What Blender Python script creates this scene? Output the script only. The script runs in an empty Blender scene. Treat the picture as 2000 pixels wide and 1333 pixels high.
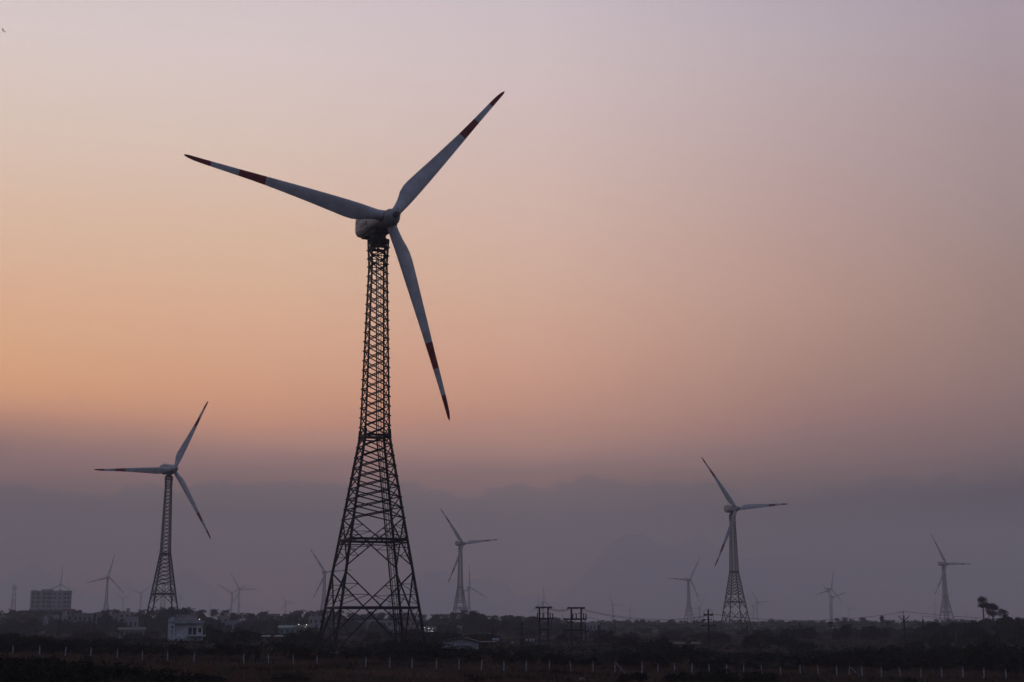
import bpy, math, random
import numpy as np
from mathutils import Vector, Matrix
S = bpy.context.scene
COL = S.collection
R = math.radians
random.seed(7)
rng = np.random.default_rng(11)

# ------------------------------------------------------------------ camera
F = 2777.8; HY = 1216.0; CZ = 6.5
PITCH = math.atan((HY - 666.5) / F)
cam = bpy.data.cameras.new('camera'); cam.lens = 50; cam.sensor_width = 36
cam.clip_start = 0.5; cam.clip_end = 60000
camo = bpy.data.objects.new('camera', cam); COL.objects.link(camo)
camo.location = (0, 0, CZ); camo.rotation_euler = (math.pi/2 + PITCH, 0, 0)
S.camera = camo

# ------------------------------------------------------------------ exposure
S.view_settings.view_transform = 'Standard'; S.view_settings.look = 'None'
S.view_settings.exposure = 0.0; S.view_settings.gamma = 1.0
S.view_settings.use_curve_mapping = False
S.cycles.volume_bounces = 2; S.cycles.max_bounces = 5; S.cycles.diffuse_bounces = 2
S.cycles.transparent_max_bounces = 4
S.cycles.use_denoising = True

# ------------------------------------------------------------------ dusk sky (world)
def lin(c): c = c/255.0; return c/12.92 if c <= 0.04045 else ((c+0.055)/1.055)**2.4
# sky by height (elevation in degrees) at five bearings, as it looks through the haze (0-255); the world behind the haze is
# computed from it by taking the haze's own light and its extinction off again
SIG = 2.6e-4; HZ_TOP = 560.0; HZ_FAR = 9300.0
HJ = (0.122, 0.111, 0.147)
SKY_E = [-2, 0, 2.3, 4.4, 5.2, 5.8, 6.4, 7.2, 7.8, 8.5, 10.1, 12.5, 15.6, 18.7, 22.6, 24.6, 34, 50, 90]
_lo = lambda c: [(60,60,70), c, c]
_hi = [(186,182,198), (132,138,162), (92,102,132)]
SKY = {
 -20.5: _lo((99,91,99))+[(105,96,103),(117,100,106),(128,106,110),(134,109,111),(145,116,113),(178,134,118),(204,151,122),(212,162,130),(214,172,145),(215,183,162),(215,193,181),(215,200,198),(208,196,200)]+_hi,
 -10: _lo((100,92,100))+[(106,97,104),(118,102,107),(131,108,111),(146,117,116),(168,130,120),(185,137,121),(198,147,123),(206,158,133),(212,171,145),(213,181,160),(213,190,180),(213,197,196),(208,194,200)]+_hi,
 1.2: _lo((100,93,102))+[(107,98,105),(118,102,107),(130,108,111),(146,118,117),(163,129,122),(172,132,123),(182,140,126),(197,152,135),(203,164,147),(206,175,162),(206,181,176),(205,188,190),(200,187,194)]+_hi,
 12: _lo((94,89,98))+[(99,92,101),(109,97,103),(117,101,106),(126,106,110),(137,112,113),(145,115,115),(153,122,118),(164,132,124),(178,145,135),(181,152,148),(183,160,160),(184,170,176),(180,167,178)]+[(164,158,176), (126,131,156), (90,100,130)],
 20: _lo((89,84,93))+[(94,88,96),(101,91,99),(106,94,101),(112,98,104),(122,104,108),(129,107,109),(135,112,112),(144,120,117),(153,127,123),(158,138,138),(163,144,148),(168,153,162),(166,152,168)]+[(152,149,170), (120,127,152), (88,98,128)],
 }

GAIN = 1.0
w = bpy.data.worlds.new('World'); S.world = w; w.use_nodes = True
nt = w.node_tree; N = nt.nodes; L = nt.links
for n in list(N): N.remove(n)
def nd(tree, t, **k):
    n = tree.nodes.new(t)
    for a, b in k.items():
        if a == 'inp':
            for i, v in b.items(): n.inputs[i].default_value = v
        else: setattr(n, a, b)
    return n
def mth(tree, op, a, b=None, c=None, clamp=False):
    n = tree.nodes.new('ShaderNodeMath'); n.operation = op; n.use_clamp = clamp
    for i, v in enumerate((a, b, c)):
        if v is None: continue
        if isinstance(v, (int, float)): n.inputs[i].default_value = v
        else: tree.links.new(v, n.inputs[i])
    return n.outputs[0]
tc = nd(nt, 'ShaderNodeTexCoord'); sx = nd(nt, 'ShaderNodeSeparateXYZ'); L.new(tc.outputs['Generated'], sx.inputs[0])
X, Y, Z = sx.outputs
elev = mth(nt, 'MULTIPLY', mth(nt, 'ARCSINE', Z), 57.2958)
azim = mth(nt, 'MULTIPLY', mth(nt, 'ARCTAN2', X, Y), 57.2958)
cv = nd(nt, 'ShaderNodeCombineXYZ'); L.new(mth(nt, 'MULTIPLY', azim, 0.035), cv.inputs[0]); L.new(mth(nt, 'MULTIPLY', elev, 0.22), cv.inputs[1])
ns = nd(nt, 'ShaderNodeTexNoise', inp={'Scale': 1.6, 'Detail': 4.0, 'Roughness': 0.5}); L.new(cv.outputs[0], ns.inputs['Vector'])
wob = mth(nt, 'MULTIPLY', mth(nt, 'SUBTRACT', ns.outputs[0], 0.5), 2.2)
lowmask = mth(nt, 'DIVIDE', mth(nt, 'SUBTRACT', 16.0, elev), 10.0, clamp=True)
elevw = mth(nt, 'ADD', elev, mth(nt, 'MULTIPLY', wob, lowmask))
def t_of(e):  # non-linear axis so that low elevations get most of the ramp
    return (max(e, -2)+2)**0.5/(92**0.5)
tfac = mth(nt, 'DIVIDE', mth(nt, 'SQRT', mth(nt, 'MAXIMUM', mth(nt, 'ADD', elevw, 2.0), 0.0)), 92**0.5)
def ramp(cols):
    r = nd(nt, 'ShaderNodeValToRGB'); cr = r.color_ramp; cr.interpolation = 'LINEAR'
    es = SKY_E; ts = [t_of(e) for e in es]
    K = 32; tt = np.array([t_of(e) for e in (-2,-0.5,0,1.5,3,4.2,4.8,5.3,5.8,6.2,6.6,7,7.4,7.8,8.2,8.7,9.3,10,11,12.2,13.5,15,16.5,18.5,20.5,22.5,25,29,34,42,60,90)])
    lc = []
    for e_, c in zip(es, cols):
        T_ = math.exp(-SIG*min(HZ_FAR, (HZ_TOP-6.5)/math.sin(math.radians(max(e_, 0.5)))))
        k_ = 1.0
        lc.append([max(0.02, (lin(v)-HJ[i]*(1-T_))/T_)*k_ for i, v in enumerate(c)] if e_ >= 0 else [lin(v) for v in c])
    lc = np.array(lc)
    # smooth (pchip-like) resample
    out = np.stack([np.interp(tt, ts, lc[:, i]) for i in range(3)], 1)
    sm = out.copy(); sm[1:-1] = out[1:-1]*0.7 + (out[:-2]+out[2:])*0.15
    while len(cr.elements) < K: cr.elements.new(0.5)
    for i in range(K):
        cr.elements[i].position = float(tt[i])
    for i in range(K):
        cr.elements[i].color = (*[float(min(1, v*0.4*GAIN)) for v in sm[i]], 1)
    L.new(tfac, r.inputs[0]); return r.outputs[0]
azs = sorted(SKY)
cur = ramp(SKY[azs[0]])
for a0, a1 in zip(azs[:-1], azs[1:]):
    mr = nd(nt, 'ShaderNodeMapRange', interpolation_type='LINEAR', inp={'From Min': float(a0), 'From Max': float(a1)}); L.new(azim, mr.inputs[0])
    mx = nd(nt, 'ShaderNodeMix', data_type='RGBA'); L.new(mr.outputs[0], mx.inputs[0]); L.new(cur, mx.inputs[6]); L.new(ramp(SKY[a1]), mx.inputs[7])
    cur = mx.outputs[2]
# far cloud bank low on the sky: cauliflower edge between 4 and 6 degrees
cb = nd(nt, 'ShaderNodeCombineXYZ'); L.new(mth(nt, 'MULTIPLY', azim, 0.11), cb.inputs[0]); L.new(mth(nt, 'MULTIPLY', elev, 0.14), cb.inputs[1])
nb = nd(nt, 'ShaderNodeTexNoise', inp={'Scale': 1.3, 'Detail': 7.0, 'Roughness': 0.55}); L.new(cb.outputs[0], nb.inputs['Vector'])
edge = mth(nt, 'ADD', 1.9, mth(nt, 'MULTIPLY', nb.outputs[0], 7.0))
bank = mth(nt, 'MULTIPLY', mth(nt, 'SUBTRACT', edge, elev), 7.0, clamp=True)
bank = mth(nt, 'MULTIPLY', bank, mth(nt, 'MULTIPLY', mth(nt, 'SUBTRACT', elev, 2.2), 0.5, clamp=True))
bm_ = nd(nt, 'ShaderNodeMix', data_type='RGBA', blend_type='MULTIPLY'); L.new(bank, bm_.inputs[0]); L.new(cur, bm_.inputs[6]); bm_.inputs[7].default_value = (0.74, 0.82, 0.93, 1)
cur = bm_.outputs[2]
# the sky behind the viewer is the dim blue one
BACK = [(40,42,52),(92,96,116),(100,105,130),(92,102,132)]
rb = nd(nt, 'ShaderNodeValToRGB'); cr = rb.color_ramp
while len(cr.elements) < 4: cr.elements.new(0.5)
for i, (p, c) in enumerate(zip((0, t_of(0), t_of(10), 1), BACK)):
    cr.elements[i].position = p
for i, c in enumerate(BACK):
    cr.elements[i].color = (*[lin(v)*0.4*1.3 for v in c], 1)
L.new(tfac, rb.inputs[0])
aab = mth(nt, 'ABSOLUTE', azim)
mb_ = nd(nt, 'ShaderNodeMapRange', interpolation_type='SMOOTHSTEP', inp={'From Min': 30.0, 'From Max': 110.0}); L.new(aab, mb_.inputs[0])
mx = nd(nt, 'ShaderNodeMix', data_type='RGBA'); L.new(mb_.outputs[0], mx.inputs[0]); L.new(cur, mx.inputs[6]); L.new(rb.outputs[0], mx.inputs[7])
bg = nd(nt, 'ShaderNodeBackground', inp={'Strength': 2.5}); L.new(mx.outputs[2], bg.inputs[0])
wo = nd(nt, 'ShaderNodeOutputWorld'); L.new(bg.outputs[0], wo.inputs[0])

# ------------------------------------------------------------------ sun, already at the horizon
sd = bpy.data.lights.new('sun', 'SUN'); sd.energy = 0.06; sd.angle = R(10); sd.color = (1, 0.62, 0.38)
so = bpy.data.objects.new('sun', sd); COL.objects.link(so)
SUN_EL, SUN_AZ = R(2.5), R(-32)
dv = -Vector((math.sin(SUN_AZ)*math.cos(SUN_EL), math.cos(SUN_AZ)*math.cos(SUN_EL), math.sin(SUN_EL)))
so.rotation_euler = dv.to_track_quat('-Z', 'Y').to_euler(); so.location = (-200, 300, 120)

# ------------------------------------------------------------------ helpers
CP, SP = math.cos(PITCH), math.sin(PITCH)
def at(px, py, Yd):
    """point of the place at ground distance Yd seen at photo pixel px, py"""
    Xc = (px-1000)/F; Zc = (666.5-py)/F
    r = Vector((Xc, CP - Zc*SP, SP + Zc*CP))
    return Vector((0, 0, CZ)) + r*(Yd/r.y)
def sm(a, b, x):
    t = min(1, max(0, (x-a)/(b-a))); return t*t*(3-2*t)
def g(x, y):
    k = 1 - sm(230, 470, y)
    b = 1.6*k + 1.15*(1-k) - 0.0224*90*math.tanh(x/90)*k
    u = 0.12*math.sin(x*0.11+y*0.05)+0.10*math.sin(y*0.13-x*0.07+1)
    if y > 500: u *= 0.5
    return b + u
def gx(px, D):  # ground point under pixel column px at distance D
    x = (px-1000)/F*D*(CP+0.0)*1.0
    fw = D*CP
    x = (px-1000)/F*(D*CP + (g(0, D)-CZ)*SP)
    return Vector((x, D, g(x, D)))
def tag(o, label=None, cat=None, group=None, kind=None):
    if label: o['label'] = label
    if cat: o['category'] = cat
    if group: o['group'] = group
    if kind: o['kind'] = kind
    return o
def empty(name, loc, rz=0, label=None, cat=None, group=None):
    o = bpy.data.objects.new(name, None); COL.objects.link(o)
    o.location = loc; o.rotation_euler = (0, 0, rz); o.empty_display_size = 0.2
    return tag(o, label, cat, group)
class MB:
    def __init__(s): s.v = []; s.f = []; s.m = []
    def add(s, vs, fs, m=0):
        o = len(s.v); s.v += [tuple(v) for v in vs]; s.f += [tuple(i+o for i in f) for f in fs]; s.m += [m]*len(fs); return s
    def box(s, c, d, rz=0, m=0):
        cx, cy, cz = c; a, b, h = d[0]/2, d[1]/2, d[2]/2; co, si = math.cos(rz), math.sin(rz); vs = []
        for x, y, z in ((-a,-b,-h),(a,-b,-h),(a,b,-h),(-a,b,-h),(-a,-b,h),(a,-b,h),(a,b,h),(-a,b,h)):
            vs.append((cx+x*co-y*si, cy+x*si+y*co, cz+z))
        return s.add(vs, [(0,3,2,1),(4,5,6,7),(0,1,5,4),(1,2,6,5),(2,3,7,6),(3,0,4,7)], m)
    def bar(s, p, q, w_, t=None, m=0, up=(0, 0, 1)):
        p = Vector(p); q = Vector(q); t = t or w_; d = (q-p)
        if d.length < 1e-6: return s
        d.normalize(); u = Vector(up)
        if abs(d.dot(u)) > 0.98: u = Vector((1, 0, 0))
        a = d.cross(u).normalized(); b = a.cross(d).normalized(); a *= w_/2; b *= t/2
        vs = [p-a-b, p+a-b, p+a+b, p-a+b, q-a-b, q+a-b, q+a+b, q-a+b]
        return s.add(vs, [(0,3,2,1),(4,5,6,7),(0,1,5,4),(1,2,6,5),(2,3,7,6),(3,0,4,7)], m)
    def tube(s, pts, rs, n=8, m=0, cap=True):
        pts = [Vector(p) for p in pts]; rings = []
        if not hasattr(rs, '__len__'): rs = [rs]*len(pts)
        vs = []
        for i, p in enumerate(pts):
            d = (pts[min(i+1, len(pts)-1)]-pts[max(i-1, 0)]).normalized()
            u = Vector((0, 0, 1)) if abs(d.z) < 0.9 else Vector((1, 0, 0))
            a = d.cross(u).normalized(); b = a.cross(d)
            for k in range(n):
                t = 2*math.pi*k/n; vs.append(p + (a*math.cos(t)+b*math.sin(t))*rs[i])
        fs = []
        for i in range(len(pts)-1):
            for k in range(n): fs.append((i*n+k, (i*n+(k+1) % n), (i+1)*n+(k+1) % n, (i+1)*n+k))
        if cap: fs += [tuple(range(n-1, -1, -1)), tuple(range((len(pts)-1)*n, len(pts)*n))]
        return s.add(vs, fs, m)
    def quadsheet(s, q, m=0): return s.add(q, [(0, 1, 2, 3)], m)
    def mesh(s, name, mats, smooth=False):
        me = bpy.data.meshes.new(name); me.from_pydata(s.v, [], s.f)
        for m in (mats if isinstance(mats, (list, tuple)) else [mats]): me.materials.append(m)
        if any(s.m): me.polygons.foreach_set('material_index', s.m)
        if smooth: me.polygons.foreach_set('use_smooth', [True]*len(s.f))
        me.update(); return me
    def obj(s, name, mats, parent=None, smooth=False, loc=None):
        o = bpy.data.objects.new(name, s.mesh(name, mats, smooth)); COL.objects.link(o)
        if parent: o.parent = parent
        if loc is not None: o.location = loc
        return o
def fast_mesh(name, verts, faces, mats, midx=None):
    """verts (n,3), faces (m,4 or 3) numpy"""
    me = bpy.data.meshes.new(name); k = faces.shape[1]
    me.vertices.add(len(verts)); me.vertices.foreach_set('co', verts.astype(np.float32).ravel())
    me.loops.add(faces.size); me.loops.foreach_set('vertex_index', faces.astype(np.int32).ravel())
    me.polygons.add(len(faces)); me.polygons.foreach_set('loop_start', (np.arange(len(faces))*k).astype(np.int32))
    try: me.polygons.foreach_set('loop_total', np.full(len(faces), k, dtype=np.int32))
    except Exception: pass
    for m in (mats if isinstance(mats, (list, tuple)) else [mats]): me.materials.append(m)
    if midx is not None: me.polygons.foreach_set('material_index', midx.astype(np.int32))
    me.update(calc_edges=True); return me
def mk(name, me, parent=None, loc=None):
    o = bpy.data.objects.new(name, me); COL.objects.link(o)
    if parent: o.parent = parent
    if loc is not None: o.location = loc
    return o
def kids(o, _c={}):
    return list(o.children)
def copy_tree(o, parent=None):
    c = o.copy(); COL.objects.link(c)
    c.parent = parent
    for ch in kids(o): copy_tree(ch, c)
    return c

# ------------------------------------------------------------------ materials
def mat(name, col, rough=0.7, col2=None, scale=3.0, metal=0.0, spec=0.3, bump=0.0, detail=5.0, rand=0.0, ramp_=(0.4, 0.62), emit=None):
    m = bpy.data.materials.new(name); m.use_nodes = True; t = m.node_tree; p = t.nodes['Principled BSDF']
    p.inputs['Base Color'].default_value = (*col, 1); p.inputs['Roughness'].default_value = rough
    p.inputs['Metallic'].default_value = metal; p.inputs['Specular IOR Level'].default_value = spec
    c = nd(t, 'ShaderNodeTexCoord')
    nz = nd(t, 'ShaderNodeTexNoise', inp={'Scale': scale, 'Detail': detail, 'Roughness': 0.6}); t.links.new(c.outputs['Object'], nz.inputs['Vector'])
    if col2:
        mr = nd(t, 'ShaderNodeMapRange', inp={'From Min': ramp_[0], 'From Max': ramp_[1]}); t.links.new(nz.outputs[0], mr.inputs[0])
        mi = nd(t, 'ShaderNodeMix', data_type='RGBA'); t.links.new(mr.outputs[0], mi.inputs[0]); mi.inputs[6].default_value = (*col, 1); mi.inputs[7].default_value = (*col2, 1)
        out = mi.outputs[2]
        if rand:
            oi = nd(t, 'ShaderNodeObjectInfo'); v = mth(t, 'ADD', 1-rand, mth(t, 'MULTIPLY', oi.outputs['Random'], 2*rand))
            hs = nd(t, 'ShaderNodeHueSaturation'); t.links.new(v, hs.inputs['Value']); t.links.new(out, hs.inputs['Color']); out = hs.outputs[0]
        t.links.new(out, p.inputs['Base Color'])
    if bump:
        b = nd(t, 'ShaderNodeBump', inp={'Strength': bump, 'Distance': 0.05}); t.links.new(nz.outputs[0], b.inputs['Height']); t.links.new(b.outputs[0], p.inputs['Normal'])
    if emit:
        p.inputs['Emission Color'].default_value = (*emit[0], 1); p.inputs['Emission Strength'].default_value = emit[1]
    return m
M = {}
M['white'] = mat('white_paint', (0.49, 0.49, 0.49), 0.45, (0.36, 0.36, 0.355), 0.45, bump=0.02)
M['white_old'] = mat('weathered_white_paint', (0.36, 0.35, 0.34), 0.55, (0.17, 0.155, 0.14), 0.8, ramp_=(0.42, 0.7))
M['nac'] = mat('nacelle_paint', (0.42, 0.39, 0.37), 0.5, (0.27, 0.245, 0.23), 0.7, ramp_=(0.45, 0.75))
M['red'] = mat('red_paint', (0.22, 0.014, 0.018), 0.5, (0.16, 0.011, 0.014), 0.8)
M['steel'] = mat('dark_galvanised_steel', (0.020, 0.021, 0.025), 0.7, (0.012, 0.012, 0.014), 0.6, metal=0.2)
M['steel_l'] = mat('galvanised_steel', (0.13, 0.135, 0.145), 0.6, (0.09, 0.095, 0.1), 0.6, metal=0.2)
M['seam'] = mat('dark_seam', (0.03, 0.03, 0.03), 0.8)
M['ink'] = mat('black_lettering', (0.02, 0.02, 0.02), 0.7)
M['rub'] = mat('grease_stained_cast_iron', (0.16, 0.14, 0.12), 0.7, (0.05, 0.04, 0.035), 1.4)
M['conc'] = mat('concrete', (0.32, 0.31, 0.29), 0.9, (0.22, 0.21, 0.19), 2.5)
M['post'] = mat('whitewashed_concrete', (0.34, 0.34, 0.35), 0.9, (0.08, 0.075, 0.07), 2.2, ramp_=(0.42, 0.60))
M['pole'] = mat('old_pole_concrete', (0.035, 0.032, 0.031), 0.9, (0.02, 0.018, 0.018), 2.0)
M['insul'] = mat('brown_glazed_insulator', (0.05, 0.03, 0.025), 0.3)
M['wire'] = mat('dark_cable', (0.03, 0.03, 0.03), 0.6)
M['glass'] = mat('dark_window_glass', (0.015, 0.017, 0.02), 0.15, spec=0.5)
M['door'] = mat('dark_red_door_paint', (0.06, 0.02, 0.018), 0.6)
M['lamp'] = mat('lit_lamp', (0.9, 0.9, 0.85), 0.5, emit=((1.0, 0.93, 0.82), 2.4))
M['lamp_b'] = mat('lit_blue_white_lamp', (0.9, 0.9, 0.9), 0.5, emit=((0.8, 0.9, 1.0), 1.5))
M['tank'] = mat('pale_plastic_tank', (0.24, 0.27, 0.31), 0.5)
M['tank_b'] = mat('dark_plastic_tank', (0.02, 0.02, 0.022), 0.5)
WALLS = {'white': ((0.62, 0.60, 0.58), (0.48, 0.46, 0.44)), 'cream': ((0.58, 0.50, 0.40), (0.45, 0.38, 0.30)),
         'salmon': ((0.52, 0.28, 0.20), (0.42, 0.23, 0.17)), 'pink': ((0.52, 0.40, 0.38), (0.42, 0.32, 0.31)),
         'grey': ((0.40, 0.39, 0.38), (0.30, 0.29, 0.28)), 'beige': ((0.42, 0.36, 0.30), (0.35, 0.30, 0.25)),
         'aqua': ((0.22, 0.46, 0.46), (0.17, 0.38, 0.38)), 'bluish': ((0.42, 0.48, 0.54), (0.34, 0.39, 0.44)),
         'brick': ((0.26, 0.15, 0.11), (0.18, 0.10, 0.08))}
for k, (a, b) in WALLS.items(): M['w_'+k] = mat(k+'_wall_paint', tuple(v*0.55 for v in a), 0.9, tuple(v*0.5 for v in b), 0.8)
M['roofslab'] = mat('weathered_roof_slab', (0.12, 0.10, 0.09), 0.9, (0.08, 0.07, 0.06), 1.2)
M['tin'] = mat('green_tin_roof', (0.10, 0.17, 0.15), 0.6, (0.07, 0.12, 0.11), 1.0)
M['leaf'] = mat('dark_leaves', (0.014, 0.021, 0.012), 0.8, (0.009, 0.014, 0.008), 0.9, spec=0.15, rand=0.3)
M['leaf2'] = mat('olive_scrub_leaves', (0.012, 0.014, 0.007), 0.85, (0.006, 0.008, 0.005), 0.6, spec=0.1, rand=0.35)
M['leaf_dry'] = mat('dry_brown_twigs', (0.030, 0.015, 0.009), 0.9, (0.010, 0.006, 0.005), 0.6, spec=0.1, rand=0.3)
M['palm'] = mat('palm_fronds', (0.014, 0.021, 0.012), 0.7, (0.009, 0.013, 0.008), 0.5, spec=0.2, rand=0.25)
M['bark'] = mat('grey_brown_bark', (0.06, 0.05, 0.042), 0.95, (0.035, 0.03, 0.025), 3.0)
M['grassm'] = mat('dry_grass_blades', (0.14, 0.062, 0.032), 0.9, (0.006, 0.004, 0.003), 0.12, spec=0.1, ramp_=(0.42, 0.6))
M['stone'] = mat('pale_rubble', (0.3, 0.27, 0.27), 0.9, (0.16, 0.15, 0.14), 3.0)

M['rh_wall'] = mat('roadside_house_paint', (0.60, 0.60, 0.60), 0.9, (0.44, 0.44, 0.43), 0.6)
M['rh_roof'] = mat('roadside_house_parapet', (0.38, 0.39, 0.40), 0.9, (0.25, 0.26, 0.27), 0.9)
M['rh_stair'] = mat('roadside_stair_room', (0.36, 0.31, 0.30), 0.9, (0.26, 0.22, 0.21), 0.9)
M['apt'] = mat('apartment_wall', (0.42, 0.38, 0.37), 0.9, (0.34, 0.30, 0.30), 0.15)
M['aptwin'] = mat('apartment_window', (0.09, 0.085, 0.09), 0.5)
M['shed'] = mat('shed_whitewash', (0.46, 0.46, 0.47), 0.9, (0.32, 0.31, 0.31), 0.8)
M['darkroof'] = mat('dark_roof', (0.05, 0.048, 0.045), 0.9, (0.03, 0.03, 0.028), 1.0)
# ground material: dark soil, dry patches
gm = bpy.data.materials.new('scrub_soil'); gm.use_nodes = True; t = gm.node_tree; p = t.nodes['Principled BSDF']
c = nd(t, 'ShaderNodeTexCoord')
n1 = nd(t, 'ShaderNodeTexNoise', inp={'Scale': 0.05, 'Detail': 8.0, 'Roughness': 0.65}); t.links.new(c.outputs['Object'], n1.inputs['Vector'])
n2 = nd(t, 'ShaderNodeTexNoise', inp={'Scale': 1.2, 'Detail': 6.0, 'Roughness': 0.7}); t.links.new(c.outputs['Object'], n2.inputs['Vector'])
r1 = nd(t, 'ShaderNodeValToRGB'); t.links.new(n1.outputs[0], r1.inputs[0])
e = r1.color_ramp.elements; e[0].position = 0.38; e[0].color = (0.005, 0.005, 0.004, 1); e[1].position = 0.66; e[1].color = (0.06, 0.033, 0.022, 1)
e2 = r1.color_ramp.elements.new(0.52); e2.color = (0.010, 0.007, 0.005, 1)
mi = nd(t, 'ShaderNodeMix', data_type='RGBA', blend_type='MULTIPLY', inp={0: 0.7}); t.links.new(r1.outputs[0], mi.inputs[6]); t.links.new(n2.outputs[0], mi.inputs[7])
t.links.new(mi.outputs[2], p.inputs['Base Color']); p.inputs['Roughness'].default_value = 1.0; p.inputs['Specular IOR Level'].default_value = 0.05
b = nd(t, 'ShaderNodeBump', inp={'Strength': 0.6, 'Distance': 0.2}); t.links.new(n2.outputs[0], b.inputs['Height']); t.links.new(b.outputs[0], p.inputs['Normal'])
M['ground'] = gm
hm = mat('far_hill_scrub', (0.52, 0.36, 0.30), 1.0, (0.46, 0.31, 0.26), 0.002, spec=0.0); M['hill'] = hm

# ------------------------------------------------------------------ ground and hills
def grid_axis(lo, hi, near_lo, near_hi, step, n):
    a = list(np.arange(near_lo, near_hi+0.1, step))
    l = list(near_lo - np.geomspace(step, near_lo-lo, n))[::-1]; r_ = list(near_hi + np.geomspace(step, hi-near_hi, n))
    return np.array(l + a + r_)
xs = grid_axis(-6200, 6200, -120, 120, 4, 30); ys = grid_axis(-700, 9200, 60, 420, 4, 34)
V = np.array([[x, y, g(x, y)] for y in ys for x in xs]); nx, ny = len(xs), len(ys)
i, j = np.meshgrid(np.arange(nx-1), np.arange(ny-1)); a0 = (j*nx+i).ravel()
Fq = np.stack([a0, a0+1, a0+nx+1, a0+nx], 1)
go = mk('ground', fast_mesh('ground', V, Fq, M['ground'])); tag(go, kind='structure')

def hills(name, pts, Yd, depth, seed, label):
    """pts: (px, py) skyline of the hill as the photo shows it, at distance Yd; a real massif with slopes front and back"""
    rr = np.random.default_rng(seed)
    pxs = [p_[0] for p_ in pts]; hs = [at(1000, p_[1], Yd).z for p_ in pts]
    U = 140; Vn = 22; vs = []
    jag = np.interp(np.linspace(0, 1, U), np.linspace(0, 1, 45), rr.normal(0, 13, 45)) + np.interp(np.linspace(0, 1, U), np.linspace(0, 1, 90), rr.normal(0, 4, 90)) + rr.normal(0, 1.2, U)
    ux = np.linspace(pxs[0], pxs[-1], U)
    for v in range(Vn):
        s_ = v/(Vn-1)*2-1
        for u in range(U):
            h = np.interp(ux[u], pxs, hs)
            h = max(0, h-2)*(1-abs(s_)**1.3) + jag[u]*(1-abs(s_))*(0.4+0.6*min(1, h/200)) 
            x = (ux[u]-1000)/F*Yd*CP*1.03
            vs.append((x, Yd + s_*depth, max(h, 0)-0.5+1.0))
    i, j = np.meshgrid(np.arange(U-1), np.arange(Vn-1)); a0 = (j*U+i).ravel()
    o = mk(name, fast_mesh(name, np.array(vs), np.stack([a0, a0+1, a0+U+1, a0+U], 1), M['hill'])); o.data.polygons.foreach_set('use_smooth', [True]*len(o.data.polygons)); tag(o, kind='structure')
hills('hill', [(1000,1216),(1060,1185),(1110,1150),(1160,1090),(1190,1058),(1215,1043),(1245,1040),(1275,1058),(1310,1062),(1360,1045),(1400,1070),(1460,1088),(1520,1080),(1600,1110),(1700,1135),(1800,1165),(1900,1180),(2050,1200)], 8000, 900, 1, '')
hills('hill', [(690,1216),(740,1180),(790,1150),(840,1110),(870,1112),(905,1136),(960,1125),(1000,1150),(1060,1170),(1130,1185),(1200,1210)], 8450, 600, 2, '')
hills('hill', [(-200,1190),(-80,1172),(0,1155),(40,1128),(66,1104),(80,1098),(98,1104),(125,1128),(160,1152),(200,1164),(240,1146),(262,1134),(290,1150),(325,1132),(352,1116),(380,1114),(405,1128),(440,1158),(520,1190),(600,1214)], 8250, 700, 3, '')

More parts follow.
